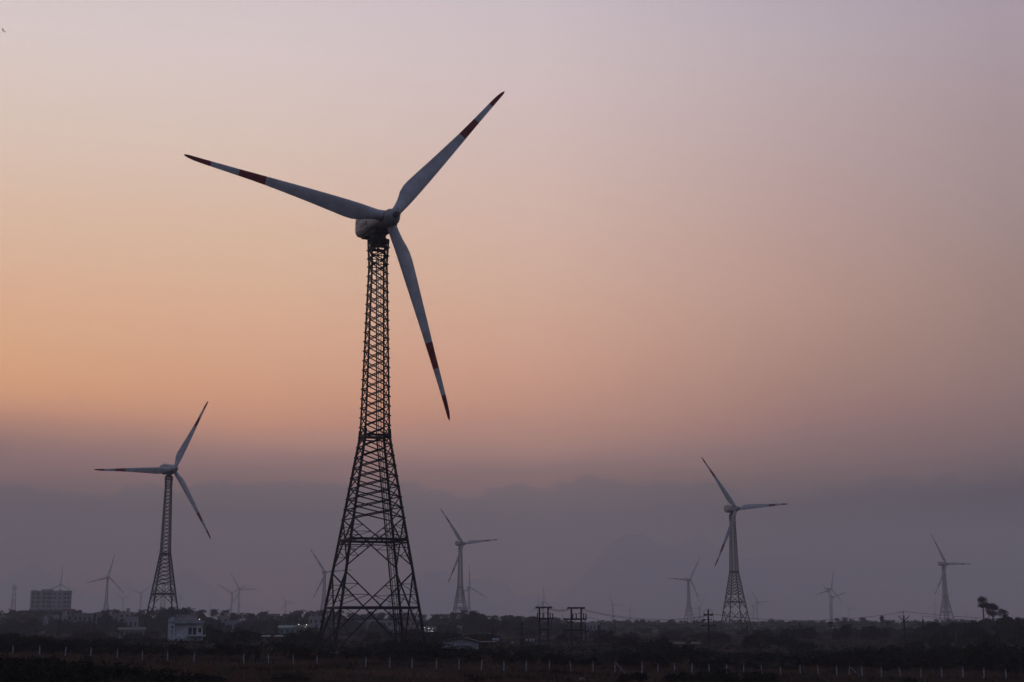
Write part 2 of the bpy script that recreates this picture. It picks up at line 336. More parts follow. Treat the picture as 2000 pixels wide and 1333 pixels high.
# ------------------------------------------------------------------ wind turbine
LV = dict(beam1=6.5, x1=11.9, beam2=16.2, x2=19.3, waist=31.5, neck=57.5, top=61.4)
def bw(h):
    if h <= LV['waist']: return 13.8-0.319*h
    if h <= LV['neck']: return 3.75-(3.75-2.35)*(h-LV['waist'])/(LV['neck']-LV['waist'])
    return 2.35+0.35*(h-LV['neck'])/(LV['top']-LV['neck'])
SG = [(-1,-1),(1,-1),(1,1),(-1,1)]
def cn(i, h, k=1.0): b = bw(h)/2*k; return Vector((SG[i % 4][0]*b, SG[i % 4][1]*b, h))
def tower_meshes(tk=1.0):
    out = {}
    # legs
    legs = []
    for i in range(4):
        m = MB(); hs = [0.35, LV['x1'], LV['waist'], LV['neck'], LV['top']]
        for a, b in zip(hs[:-1], hs[1:]):
            ww = (0.30 if a < 30 else 0.23)*tk
            m.bar(cn(i, a), cn(i, b), ww, ww)
        m.bar(cn(i, LV['waist']-0.5), cn(i, LV['waist']+0.9), 0.42, 0.42)
        # flange lugs at each panel joint
        h = LV['waist']
        for hh in panels_up+panels_lo:
            c = cn(i, hh); d = Vector((SG[i][0], SG[i][1], 0)).normalized()
            m.bar(c - d*0.05, c + d*0.33, 0.07, 0.2)
        m.box(tuple(cn(i, 0.18)), (1.1, 1.1, 0.36), 0, 1)
        legs.append(m)
    out['legs'] = legs
    up = MB()
    def xface(mb, i, a, b, w_):
        mb.bar(cn(i, a), cn(i+1, b), w_, w_*0.6, up=(SG[i][0]+SG[(i+1) % 4][0], SG[i][1]+SG[(i+1) % 4][1], 0))
        mb.bar(cn(i+1, a, 0.985), cn(i, b, 0.985), w_, w_*0.6, up=(SG[i][0]+SG[(i+1) % 4][0], SG[i][1]+SG[(i+1) % 4][1], 0))
    ps = panels_up+[LV['top']]
    for a, b in zip(ps[:-1], ps[1:]):
        for i in range(4): xface(up, i, a, b, 0.155*tk)
        if a >= LV['neck']-0.1:
            for i in range(4): up.bar(cn(i, a), cn(i+1, a), 0.14)
    out['upper'] = up
    mid = MB(); ps = panels_lo+[LV['waist']]
    for a, b in zip(ps[:-1], ps[1:]):
        for i in range(4): xface(mid, i, a, b, 0.17*tk)
    out['mid'] = mid
    low = MB()
    def big(i, a, b, w_):
        mid_h = None
        P0, P1, Q0, Q1 = cn(i, a), cn(i+1, a), cn(i, b), cn(i+1, b)
        low.bar(P0, Q1, w_, w_*0.8); low.bar(P1, Q0, w_, w_*0.8)
        # crossing point
        wa, wb = bw(a), bw(b); s_ = wa/(wa+wb)
        for (p, q, e0, e1) in ((P0, Q1, i, a), (P1, Q0, i+1, a), (Q0, P1, i, b), (Q1, P0, i+1, b)):
            # redundant members between leg and half-diagonal
            start = p; frac = s_ if e1 == a else 1-s_
            cross = p.lerp(q, frac)
            prev_leg = None
            for t_ in (0.36, 0.68):
                d_ = p.lerp(cross, t_)
                leg = cn(e0, d_.z)
                low.bar(d_, leg, 0.1*tk, 0.08)
                nleg = cn(e0, p.lerp(cross, t_+0.30).z)
                low.bar(d_, nleg, 0.1*tk, 0.08)
    for i in range(4):
        big(i, 0.5, LV['x1']-0.4, 0.22*tk); big(i, LV['x1']+0.5, LV['x2'], 0.19*tk)
    # inner plan bracing
    for h in (LV['beam1'], LV['beam2']):
        mids = [(cn(i, h)+cn(i+1, h))/2 for i in range(4)]
        for i in range(4): low.bar(mids[i], mids[(i+1) % 4], 0.1)
    out['low'] = low
    beams = []
    for h, ww in ((LV['beam1'], 0.32), (LV['beam2'], 0.36), (LV['waist'], 0.34)):
        m = MB()
        for i in range(4):
            m.bar(cn(i, h), cn(i+1, h), ww*0.7, ww)
            if h > 10: m.bar(cn(i, h-0.45), cn(i+1, h-0.45), 0.14, 0.14)
        if h == LV['waist']:
            m.box((0, 0, h-0.2), (3.0, 3.0, 0.06))
        beams.append(m)
    out['beams'] = beams
    lad = MB()
    def lp(h, s_): b = bw(h)/2-0.25; return Vector((b-0.45+s_*0.22, b, h))
    hs = [0.5, 10, 20, 31.5, 45, 57.5, 61]
    for s_ in (-1, 1):
        for a, b in zip(hs[:-1], hs[1:]): lad.bar(lp(a, s_), lp(b, s_), 0.08)
    h = 0.8
    while h < 61: lad.bar(lp(h, -1), lp(h, 1), 0.045); h += 0.6
    for a, b in zip(hs[:-1], hs[1:]): lad.bar(lp(a, 0)+Vector((-.5, 0, 0)), lp(b, 0)+Vector((-.5, 0, 0)), 0.16)
    out['ladder'] = lad
    cap = MB(); h = LV['top']
    cap.tube([(0, 0, h-0.3), (0, 0, h+0.1), (0, 0, h+0.1), (0, 0, h+1.3)], [1.2, 1.3, 1.2, 1.2], 20)
    for i in range(4): cap.bar(cn(i, h-0.15), cn(i+1, h-0.15), 0.2, 0.4); cap.bar(cn(i, h-1.1), cn(i+1, h-1.1), 0.14, 0.3)
    cap.tube([(0, 0, h-0.15), (0, 0, h+0.12)], 1.75, 20)
    out['cap'] = cap
    return out
panels_up = list(np.linspace(LV['waist'], LV['neck'], 19)) + [LV['neck']+1.3, LV['neck']+2.6]
panels_lo = list(np.linspace(LV['x2'], LV['waist'], 9))[:-1]

CH = [(0.035,1.50),(0.05,1.50),(0.075,1.62),(0.11,1.95),(0.145,2.42),(0.18,2.66),(0.22,2.66),(0.27,2.5),(0.34,2.26),(0.42,1.98),(0.5,1.72),(0.56,1.52),(0.618,1.34),(0.6185,1.34),(0.68,1.18),(0.745,1.04),(0.7455,1.04),(0.81,0.92),(0.877,0.8),(0.8775,0.8),(0.92,0.72),(0.955,0.62),(0.98,0.48),(0.993,0.3),(1.0,0.1)]
def blade_mesh(RR=32.0):
    m = MB(); n = 22; vs = []; 
    for r_, c_ in CH:
        blend = sm(0.05, 0.17, r_); th = (1-blend) + blend*(0.34-0.18*sm(0.15, 0.7, r_))
        le = 0.78*(1-blend)+blend*(0.86-0.55*sm(0.1, 1.0, r_)); le = min(le, c_*0.52+0.1) if r_ > .97 else le
        tw = R(13)*(1-sm(0.05, 0.8, r_))*blend + R(1.5)
        yb = 1.35*r_**2   # bent back by the wind
        for k in range(n):
            a = 2*math.pi*k/n; xx = math.cos(a); yy = math.sin(a)
            # airfoil-like: thin towards the trailing (-x) edge
            u = (xx+1)/2
            prof = blend*(1.7*math.sqrt(max(u, 0))*0 + (u**0.62)) + (1-blend)
            px_ = le - c_*(1-u); py_ = yy*c_*th*0.5*prof
            pc = le-c_*0.32
            dx = px_-pc; dy = py_
            vs.append((pc+dx*math.cos(tw)+dy*math.sin(tw), -dx*math.sin(tw)+dy*math.cos(tw)+yb, r_*RR))
    o = 0; m.v = vs; nr = len(CH)
    for i in range(nr-1):
        rm = (CH[i][0]+CH[i+1][0])/2; mi_ = 1 if (0.618 < rm < 0.745 or rm > 0.877) else 0
        for k in range(n): m.f.append((i*n+k, i*n+(k+1) % n, (i+1)*n+(k+1) % n, (i+1)*n+k)); m.m.append(mi_)
    m.f.append(tuple(range(n-1, -1, -1))); m.m.append(0); m.f.append(tuple(range((nr-1)*n, nr*n))); m.m.append(1)
    return m
def loft(m, secs, n=28, mi_=0, e=3.0):
    """secs: (y, halfwidth, zlo, zhi) superellipse sections along y"""
    base = len(m.v)
    for (y, hw, zl, zh) in secs:
        zc, hh = (zl+zh)/2, (zh-zl)/2
        for k in range(n):
            a = 2*math.pi*(k+0.5)/n; ca, sa = math.cos(a), math.sin(a)
            m.v.append((hw*math.copysign(abs(ca)**(2/e), ca), y, zc+hh*math.copysign(abs(sa)**(2/e), sa)))
    for i in range(len(secs)-1):
        for k in range(n): m.f.append((base+i*n+k, base+i*n+(k+1) % n, base+(i+1)*n+(k+1) % n, base+(i+1)*n+k)); m.m.append(mi_)
    m.f.append(tuple(base+k for k in range(n-1, -1, -1))); m.m.append(mi_)
    m.f.append(tuple(base+(len(secs)-1)*n+k for k in range(n))); m.m.append(mi_)
OV = 4.2      # hub in front of tower axis
HH = 64.8
def text_mesh(s, size, material, extr=0.015):
    cu = bpy.data.curves.new('number', 'FONT'); cu.body = s; cu.size = size; cu.extrude = extr; cu.align_x = 'CENTER'; cu.align_y = 'CENTER'
    o = bpy.data.objects.new('tmp', cu); COL.objects.link(o); dg = bpy.context.evaluated_depsgraph_get()
    me = bpy.data.meshes.new_from_object(o.evaluated_get(dg)); me.materials.clear(); me.materials.append(material)
    bpy.data.objects.remove(o); return me
TM = tower_meshes(); TMF = tower_meshes(1.35)
def make_turbine(full=True, steel='steel', nac='nac'):
    root = empty('wind_turbine', (0, 0, 0))
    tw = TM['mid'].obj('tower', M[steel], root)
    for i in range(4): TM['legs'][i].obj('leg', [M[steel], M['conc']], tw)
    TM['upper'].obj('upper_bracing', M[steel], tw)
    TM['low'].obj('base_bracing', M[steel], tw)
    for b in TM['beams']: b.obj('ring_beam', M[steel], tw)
    TM['ladder'].obj('ladder', M[steel], tw)
    TM['cap'].obj('yaw_platform', M[steel], tw)
    z = HH
    m = MB()
    # nacelle hull (local -y is the wind side); y measured from tower axis
    loft(m, [(6.05, 1.15, 0.1, 1.9), (5.95, 1.42, -0.3, 2.35), (5.6, 1.62, -0.8, 2.6), (4.6, 1.72, -1.15, 2.75), (2.4, 1.74, -1.12, 2.75), (0.6, 1.74, -0.95, 2.55), (-0.8, 1.66, -0.75, 2.25), (-1.9, 1.5, -0.8, 1.8), (-2.6, 1.2, -0.9, 1.3)], 36, 0, 4.2)
    na = m.obj('nacelle', [M[nac]], root, smooth=False, loc=(0, 0, z))
    for p_ in na.data.polygons: p_.use_smooth = True
    s_ = MB()
    for sx_ in (-1, 1):
        x = 1.665*sx_
        x = 1.745*sx_; s_.bar((x*.985, 5.2, 1.15), (x, 1.6, 2.05), 0.03, 0.06); s_.bar((x*.985, 5.0, -0.35), (x, 0.4, -0.5), 0.03, 0.05)
        s_.bar((x, 0.4, -0.5), (x, 0.9, 2.1), 0.02, 0.04)
    s_.obj('panel_seam', M['seam'], na)
    if full:
        me = text_mesh('1250', 0.95, M['ink'])
        o = mk('number', me, na); o.scale = (1.45, 1, 1); o.location = (-1.75, 1.95, 0.28); o.rotation_euler = (R(90), 0, R(-90))
    f_ = MB(); f_.box((0, 1.2, -1.22), (2.5, 5.4, 0.5)); f_.box((0, -0.3, -1.25), (2.2, 2.8, 0.8)); f_.bar((0, -2.4, -0.9), (0, -0.5, -1.5), 1.5, 0.5)
    f_.obj('bedplate', M['steel'], na)
    a_ = MB()
    for x in (-0.45, 0.45):
        a_.bar((x, 3.6, 2.0), (x, 3.6, 3.15), 0.05); a_.box((x, 3.6, 3.2), (0.22, 0.22, 0.16))
    a_.bar((-0.6, 3.6, 2.75), (0.6, 3.6, 2.75), 0.05)
    a_.obj('wind_vane', M['steel'], na)
    # hub
    h = MB()
    prof = [(1.55, 0.9), (1.2, 1.1), (0.8, 1.3), (0.0, 1.38), (-0.8, 1.33), (-1.45, 1.12), (-1.85, 0.8), (-2.0, 0.5)]
    vs = []; n = 28
    h.tube([(0, y, 0) for y, r_ in prof], [r_ for y, r_ in prof], n)
    hub = h.obj('hub', [M['white_old']], root, smooth=True, loc=(0, -OV, z))
    c_ = MB(); c_.tube([(0, -1.9, 0), (0, -2.1, 0), (0, -2.12, 0), (0, -2.75, 0), (0, -2.95, 0)], [0.3, 0.32, 0.46, 0.46, 0.28], 16)
    for k in range(3):
        a = k*2*math.pi/3+0.4; c_.bar((0.38*math.cos(a), -2.3, 0.38*math.sin(a)), (0.6*math.cos(a), -2.6, 0.6*math.sin(a)), 0.1, 0.14)
    c_.obj('nose_cap', M['rub'], hub)
    for k in range(2):
        r_ = MB(); a0 = 0.5+k*2.6; pts = [((1.78)*math.sin(a0+q*0.18), -0.9+0.28*q*0.5, (1.78)*math.cos(a0+q*0.18)) for q in range(5)]
        r_.tube(pts, 0.03, 5)
        for q in (0, 2, 4): r_.tube([pts[q], (pts[q][0]*0.7, pts[q][1], pts[q][2]*0.7)], 0.025, 5)
        r_.obj('handrail', M['steel'], hub)
    sh_ = MB(); sh_.tube([(0, 2.2, 0.1), (0, 1.2, 0)], [1.15, 1.0], 20); sh_.obj('rotor_neck', M['rub'], hub)
    bm_ = blade_mesh(); first = None
    for k in range(3):
        if first is None:
            o = bm_.obj('blade', [M['white'], M['red']], root, smooth=True, loc=(0, -OV, z)); first = o
            fl = MB(); fl.tube([(0, 0, 1.12), (0, 0, 1.3), (0, 0, 1.34)], [0.84, 0.84, 0.76], 24); fl.obj('root_flange', M['seam'], o)
        else:
            o = copy_tree(first, root)
        o.rotation_euler = (0, k*2*math.pi/3, 0)
    return root
T0 = make_turbine()
T1 = None
def strip_for_far(src, steel):
    """a turbine too far to show bolts and rungs: same shapes, own paint, no lettering"""
    c = copy_tree(src)
    for ch in list(c.children):
        if ch.name.startswith('nacelle'):
            for k in list(ch.children):
                if k.name.startswith(('number', 'side_vent')): bpy.data.objects.remove(k)
        if ch.name.startswith('tower'):
            ch.data = TMF['mid'].mesh('tower', M[steel]); nl = 0
            for k in list(ch.children):
                if k.name.startswith('ladder'): bpy.data.objects.remove(k); continue
                kn = k.name.split('.')[0]
                if kn == 'leg': k.data = TMF['legs'][nl].mesh('leg', [M[steel], M['conc']]); nl += 1
                elif kn == 'upper_bracing': k.data = TMF['upper'].mesh(kn, M[steel])
                elif kn == 'base_bracing': k.data = TMF['low'].mesh(kn, M[steel])
                else: k.data = k.data.copy(); k.data.materials[0] = M[steel]
    return c
bpy.context.view_layer.update()
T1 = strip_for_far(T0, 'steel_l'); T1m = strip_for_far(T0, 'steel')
# tubular kind
def make_tubular():
    c = copy_tree(T1)
    for ch in list(c.children):
        if ch.name.startswith('tower'):
            for k in list(ch.children): bpy.data.objects.remove(k)
            m = MB(); m.tube([(0, 0, 0), (0, 0, 0.4)], [2.6, 2.6], 20); m.tube([(0, 0, 0.4), (0, 0, 20), (0, 0, 40), (0, 0, 63)], [2.1, 1.85, 1.6, 1.25], 20)
            ch.data = m.mesh('tower', M['white'], True)
            dm = MB(); dm.box((0, -2.08, 1.5), (0.9, 0.12, 2.0)); dm.obj('door', M['seam'], ch)
    return c
T2 = make_tubular()
PROTO = {'full': T0, 'lat': T1, 'latd': T1m, 'tub': T2}
used = set()
def place_turbine(kind, hub_px, Yd, yaw, phi, trot, label, group):
    src = PROTO[kind]
    if kind == 'full': root = src
    elif kind not in used: root = src
    else: root = copy_tree(src)
    used.add(kind)
    hub = at(hub_px[0], hub_px[1], Yd); ps = R(yaw); n_ = Vector((math.sin(ps), -math.cos(ps), 0))
    base = hub - n_*OV; gz = g(base.x, base.y) if Yd < 3000 else 1.15
    root.location = (base.x, base.y, gz-0.05); root.rotation_euler = (0, 0, ps)
    hz = hub.z-gz+0.05; k_ = hz/HH; q = 0
    for ch in root.children:
        nm = ch.name.split('.')[0]
        if nm == 'tower': wx = 0.975 if kind == 'full' else 1.0 if kind == 'tub' else 0.9; ch.scale = (wx, wx, (hz-(HH-62.3))/62.3*1.014); ch.rotation_euler = (0, 0, R(trot)-ps)
        elif nm == 'blade': ch.location.z = hz; ch.rotation_euler = (0, R(phi)+q*2*math.pi/3, 0); q += 1
        else: ch.location.z = hz
    tag(root, label, 'wind turbine', group)
    return root
GT = 'wind turbines of the wind farm'
def phi_of(hub, tip, yaw): return math.degrees(math.atan2((tip[0]-hub[0])/math.cos(R(yaw)), -(tip[1]-hub[1])))
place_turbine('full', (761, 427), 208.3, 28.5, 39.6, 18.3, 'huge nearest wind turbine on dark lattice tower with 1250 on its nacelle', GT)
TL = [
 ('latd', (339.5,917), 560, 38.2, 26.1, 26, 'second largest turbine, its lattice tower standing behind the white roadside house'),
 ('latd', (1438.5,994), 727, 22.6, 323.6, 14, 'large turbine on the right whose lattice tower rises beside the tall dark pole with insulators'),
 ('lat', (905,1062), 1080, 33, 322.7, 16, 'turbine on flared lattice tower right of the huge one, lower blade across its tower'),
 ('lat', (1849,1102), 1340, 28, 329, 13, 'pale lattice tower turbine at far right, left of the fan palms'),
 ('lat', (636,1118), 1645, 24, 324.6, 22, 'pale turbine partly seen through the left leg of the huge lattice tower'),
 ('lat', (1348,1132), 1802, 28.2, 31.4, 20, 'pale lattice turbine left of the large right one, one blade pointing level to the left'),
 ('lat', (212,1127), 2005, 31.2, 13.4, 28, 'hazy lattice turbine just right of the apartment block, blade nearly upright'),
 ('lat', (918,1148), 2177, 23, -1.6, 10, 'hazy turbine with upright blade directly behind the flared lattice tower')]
for k, h, Yd, yaw, phi, tr, lb in TL: place_turbine(k, h, Yd, yaw, phi, tr, lb, GT)
FAR = [  # kind, hub, one tip, blade length px, label
 ('tub', (1624,1151), (1632,1114), 39, 'hazy tubular turbine with upright blade, nearer of the crossing pair between two right lattice turbines'),
 ('tub', (1627,1167), (1604,1142), 36, 'hazy tubular turbine just behind another tubular tower, the lower hub of the crossing pair'),
 ('tub', (469,1152), (453,1123), 35, 'tubular turbine, taller of the close pair between the white house and the huge tower'),
 ('tub', (454,1159), (428,1142), 32, 'tubular turbine, shorter left one of the close pair right of the white house'),
 ('tub', (119,1142), (121,1107), 34, 'hazy turbine rising straight behind the apartment block roof'),
 ('tub', (137,1151), (131,1134), 20, 'small pale turbine at the right edge of the apartment block'),
 ('tub', (97,1151), (100,1134), 19, 'faint turbine tip peeping over the middle of the apartment block roof'),
 ('lat', (276,1159), (253,1149), 27, 'faint turbine with blades raised like a Y left of the second largest tower'),
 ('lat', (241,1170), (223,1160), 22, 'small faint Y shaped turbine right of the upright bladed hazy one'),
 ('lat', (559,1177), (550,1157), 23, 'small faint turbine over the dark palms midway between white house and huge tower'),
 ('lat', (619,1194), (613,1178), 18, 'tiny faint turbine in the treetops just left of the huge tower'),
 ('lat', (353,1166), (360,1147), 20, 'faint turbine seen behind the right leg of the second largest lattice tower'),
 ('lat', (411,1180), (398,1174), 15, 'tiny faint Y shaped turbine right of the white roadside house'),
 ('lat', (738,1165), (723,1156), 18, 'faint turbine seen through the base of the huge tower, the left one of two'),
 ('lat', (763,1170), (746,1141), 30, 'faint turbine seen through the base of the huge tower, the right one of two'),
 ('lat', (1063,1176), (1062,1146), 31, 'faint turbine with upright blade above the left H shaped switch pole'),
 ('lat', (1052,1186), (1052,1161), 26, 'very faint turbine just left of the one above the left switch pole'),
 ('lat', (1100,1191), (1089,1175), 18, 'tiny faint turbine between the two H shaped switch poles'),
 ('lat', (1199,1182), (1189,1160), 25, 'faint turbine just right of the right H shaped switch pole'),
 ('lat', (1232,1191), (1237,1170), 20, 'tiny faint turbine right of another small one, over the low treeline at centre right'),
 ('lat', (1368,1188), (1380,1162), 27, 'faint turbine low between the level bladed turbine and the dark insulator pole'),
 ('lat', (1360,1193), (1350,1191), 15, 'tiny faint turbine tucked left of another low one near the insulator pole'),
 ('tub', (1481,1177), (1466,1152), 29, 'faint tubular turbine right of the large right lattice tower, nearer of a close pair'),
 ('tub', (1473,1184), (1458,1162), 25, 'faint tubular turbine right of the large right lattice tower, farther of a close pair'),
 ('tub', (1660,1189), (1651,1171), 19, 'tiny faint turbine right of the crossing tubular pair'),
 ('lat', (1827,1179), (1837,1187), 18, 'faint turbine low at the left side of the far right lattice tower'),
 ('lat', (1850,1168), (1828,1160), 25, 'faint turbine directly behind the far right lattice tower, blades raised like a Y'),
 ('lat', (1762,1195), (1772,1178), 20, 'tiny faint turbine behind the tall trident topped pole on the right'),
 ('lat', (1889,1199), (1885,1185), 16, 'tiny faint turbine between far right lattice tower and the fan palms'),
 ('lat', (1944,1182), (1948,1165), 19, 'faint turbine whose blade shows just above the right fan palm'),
]
for k, h, tp, rp, lb in FAR:
    Yd = min(F*32/rp*0.98, 5200); yaw = 28
    place_turbine(k, h, Yd, yaw, phi_of(h, tp, yaw), 12 + (hash(h) % 3)*9, lb, GT)

# ------------------------------------------------------------------ vegetation prototypes
def leaf_quads(centres, normals_r, size, rr, asp=0.55):
    n = len(centres); a = rr.normal(size=(n, 3)); a /= np.linalg.norm(a, axis=1)[:, None]
    b = rr.normal(size=(n, 3)); b -= (b*a).sum(1)[:, None]*a; b /= np.linalg.norm(b, axis=1)[:, None]
    s_ = (size*rr.uniform(0.6, 1.4, n))[:, None]; a = a*s_; b = b*s_*asp
    V_ = np.stack([centres-a, centres+b*0.9, centres+a, centres-b], 1).reshape(-1, 3)
    return V_, np.arange(4*n).reshape(-1, 4)
def crown_points(blobs, per, rr):
    P = []
    for (x, y, z, r_, zz) in blobs:
        d = rr.normal(size=(per, 3)); d /= np.linalg.norm(d, axis=1)[:, None]
        k = rr.uniform(0.35, 1.0, per)**0.5*rr.uniform(0.85, 1.12, per)
        P.append(np.array([x, y, z]) + d*(r_*k)[:, None]*np.array([1, 1, zz]))
    return np.concatenate(P)
def limb_mesh(base_r, tips, h0, rr, n=6):
    m = MB(); m.tube([(0, 0, -0.4), (0.03, 0, h0*0.5), (0.08, 0.05, h0)], [base_r*1.3, base_r, base_r*0.75], 8)
    for (x, y, z) in tips:
        mid = (x*0.45+rr.normal()*0.1, y*0.45+rr.normal()*0.1, h0+(z-h0)*0.55)
        m.tube([(0.08, 0.05, h0*0.9), mid, (x, y, z)], [base_r*0.55, base_r*0.35, base_r*0.1], 6)
    return m
def make_tree(name, H, Wd, seed, nb=19, per=230, size=0.42, leafm='leaf', trunk=0.22, umbrella=False):
    rr = np.random.default_rng(seed); h0 = H*0.2; blobs = []
    for k in range(nb):
        a = rr.uniform(0, 2*math.pi); q = math.sqrt(rr.uniform(0, 1)); r_ = Wd/2*q*0.75
        zt = (1-0.75*q*q) if not umbrella else (1-0.3*q)
        z = h0*0.9+(H-h0)*rr.uniform(0.12, 0.92)*zt
        br = Wd*rr.uniform(0.12, 0.22)
        blobs.append((r_*math.cos(a), r_*math.sin(a), min(z, H-br*0.6), br, rr.uniform(0.55, 0.85)))
    P = crown_points(blobs, per, rr); V_, F_ = leaf_quads(P, None, size, rr)
    root = empty(name, (0, 0, 0)); mk('crown', fast_mesh('crown', V_, F_, M[leafm]), root)
    limb_mesh(trunk, [(b_[0], b_[1], b_[2]) for b_ in blobs[:9]], h0, rr).obj('trunk', M['bark'], root)
    return root
def make_bush(H, Wd, seed, leafm, size=0.17, nb=18, per=150):
    rr = np.random.default_rng(seed); blobs = []
    for k in range(nb):
        a = rr.uniform(0, 2*math.pi); q = math.sqrt(rr.uniform(0, 1)); r_ = Wd/2*q*0.82
        zt = 1-0.6*q**2; br = Wd*rr.uniform(0.08, 0.15)
        blobs.append((r_*math.cos(a), r_*math.sin(a), max(br*0.3, H*rr.uniform(0.3, 0.9)*zt), br, 0.62))
    P = crown_points(blobs, per, rr)
    # sprigs sticking out
    sp = []
    for k in range(26):
        b_ = blobs[rr.integers(nb)]; d = rr.normal(size=3); d[2] = abs(d[2])+0.5; d /= np.linalg.norm(d); l = rr.uniform(0.5, 1.1)*b_[3]
        for q in np.linspace(0.8, 1.7, 7): sp.append(np.array(b_[:3])+d*b_[3]*q+rr.normal(size=3)*0.07)
    P = np.concatenate([P, np.array(sp)]); P[:, 2] = np.maximum(P[:, 2], 0.03)
    V_, F_ = leaf_quads(P, None, size, rr, 0.5)
    root = empty('scrub_bush', (0, 0, 0)); mk('foliage', fast_mesh('foliage', V_, F_, M[leafm]), root)
    m = MB()
    for k in range(9):
        b_ = blobs[k]; m.tube([(0.1*rr.normal(), 0.1*rr.normal(), -0.3), (b_[0]*0.5, b_[1]*0.5, b_[2]*0.45), (b_[0], b_[1], b_[2])], [0.07, 0.05, 0.02], 5)
    m.obj('stem', M['bark'], root)
    return root
def make_coconut(H, seed):
    rr = np.random.default_rng(seed); root = empty('coconut_palm', (0, 0, 0)); lean = rr.uniform(-0.09, 0.09, 2)*H
    pts = [(lean[0]*q**2, lean[1]*q**2, H*q-0.3*(q == 0)) for q in np.linspace(0, 1, 7)]
    m = MB(); m.tube(pts, [0.24, 0.19, 0.17, 0.16, 0.15, 0.14, 0.13], 8); m.obj('trunk', M['bark'], root)
    top = np.array(pts[-1]); Q = []
    for k in range(24):
        a = k*2.4+rr.normal()*0.15; el = rr.uniform(-0.35, 1.25); Lf = rr.uniform(2.6, 3.7); d = np.array([math.cos(a), math.sin(a)])
        pos = top.copy(); e_ = el; prev = pos.copy(); side = np.array([-d[1], d[0], 0])
        for s_ in range(9):
            st = Lf/9; pos = prev+np.array([d[0]*math.cos(e_)*st, d[1]*math.cos(e_)*st, math.sin(e_)*st]); e_ -= 0.20+0.02*s_
            wl = 0.75*math.sin(math.pi*min(1, (s_+1.2)/10.5))**0.7
            for sg in (-1, 1):
                for t_ in (0.1, 0.55):
                    p0 = prev+(pos-prev)*t_; p1 = prev+(pos-prev)*(t_+0.36)
                    tip = p1+side*sg*wl+np.array([0, 0, -wl*rr.uniform(0.35, 0.8)])+(pos-prev)*0.6
                    Q.append([p0, p1, tip+(pos-prev)*0.12, tip])
            Q.append([prev-side*0.03, prev+side*0.03, pos+side*0.03, pos-side*0.03])
            prev = pos
    Q = np.array(Q); mk('crown', fast_mesh('crown', Q.reshape(-1, 3), np.arange(len(Q)*4).reshape(-1, 4), M['palm']), root)
    return root
def make_palmyra(H, rad, seed, nf=100):
    rr = np.random.default_rng(seed); root = empty('fan_palm', (0, 0, 0)); lean = rr.uniform(-0.03, 0.03)*H
    pts = [(lean*q, 0, H*q-0.3*(q == 0)) for q in np.linspace(0, 1, 6)]
    m = MB(); m.tube(pts, [0.3, 0.24, 0.22, 0.2, 0.19, 0.2], 8); m.obj('trunk', M['bark'], root)
    top = np.array(pts[-1]); Q = []
    for k in range(nf):
        a = k*2.39996; el = math.asin(rr.uniform(-0.9, 1.0)); d = np.array([math.cos(a)*math.cos(el), math.sin(a)*math.cos(el), math.sin(el)])
        pl = rad*rr.uniform(0.3, 0.66); c_ = top+d*pl*np.array([1, 1, 1.25 if d[2] > 0 else 1.5]); fr = rad*rr.uniform(0.34, 0.46)
        u = np.cross(d, [0, 0, 1.0]); u /= (np.linalg.norm(u)+1e-6); v = d*0.85+np.array([0, 0, 1])*rr.uniform(-0.4, 0.4); v /= np.linalg.norm(v)
        Q.append([top+u*0.04, top-u*0.04, c_-u*0.03, c_+u*0.03])
        nn = 11
        for s_ in range(nn):
            b0 = -2.1+4.2*s_/nn; b1 = b0+4.2/nn*0.72; bm = (b0+b1)/2
            r1 = fr*0.62
            P0 = c_+(u*math.sin(b0)+v*math.cos(b0))*r1; P1 = c_+(u*math.sin(b1)+v*math.cos(b1))*r1; T_ = c_+(u*math.sin(bm)+v*math.cos(bm))*fr*rr.uniform(0.9, 1.08)
            Q.append([c_, P0, T_, P1])
    Q = np.array(Q); mk('crown', fast_mesh('crown', Q.reshape(-1, 3), np.arange(len(Q)*4).reshape(-1, 4), M['palm']), root)
    return root
bushes = [make_bush(2.6, 6.5, 31, 'leaf2'), make_bush(2.1, 5.5, 32, 'leaf2', 0.15), make_bush(3.0, 7.5, 33, 'leaf', 0.2, 22), make_bush(1.7, 5.0, 34, 'leaf_dry', 0.13), make_bush(2.4, 8.0, 35, 'leaf2', 0.16, 24), make_bush(1.2, 3.2, 36, 'leaf_dry', 0.10, 12, 120)]
BH = [2.6, 2.1, 3.0, 1.7, 2.4, 1.2]; BW = [6.5, 5.5, 7.5, 5.0, 8.0, 3.2]
trees = [make_tree('broadleaf_tree', 9, 9, 41), make_tree('broadleaf_tree', 8, 10, 42, 20), make_tree('broadleaf_tree', 10, 8, 43, 18), make_tree('broadleaf_tree', 6, 9, 44, 16, umbrella=True), make_tree('broadleaf_tree', 7, 7, 45, 14)]
TH = [9, 8, 10, 6, 7]
coco = [make_coconut(9.5, 51), make_coconut(11, 52), make_coconut(8, 53), make_coconut(10, 54)]
CHh = [9.5+1.2, 11+1.2, 8+1.2, 10+1.2]
fan = [make_palmyra(12.0, 2.2, 61), make_palmyra(11.0, 2.6, 62)]
first_used = {}
def put(proto, loc, rz, sc, label, cat, group, zsc=None):
    key = proto.as_pointer()
    if key not in first_used: first_used[key] = 1; o = proto
    else: o = copy_tree(proto)
    o.location = loc; o.rotation_euler = (0, 0, rz); o.scale = (sc, sc, zsc if zsc else sc)
    return tag(o, label, cat, group)
bpy.context.view_layer.update()
prof = lambda pts, x: float(np.interp(x, [a for a, b in pts], [b for a, b in pts]))
def top_z(px, py, D): return at(px, py, D).z
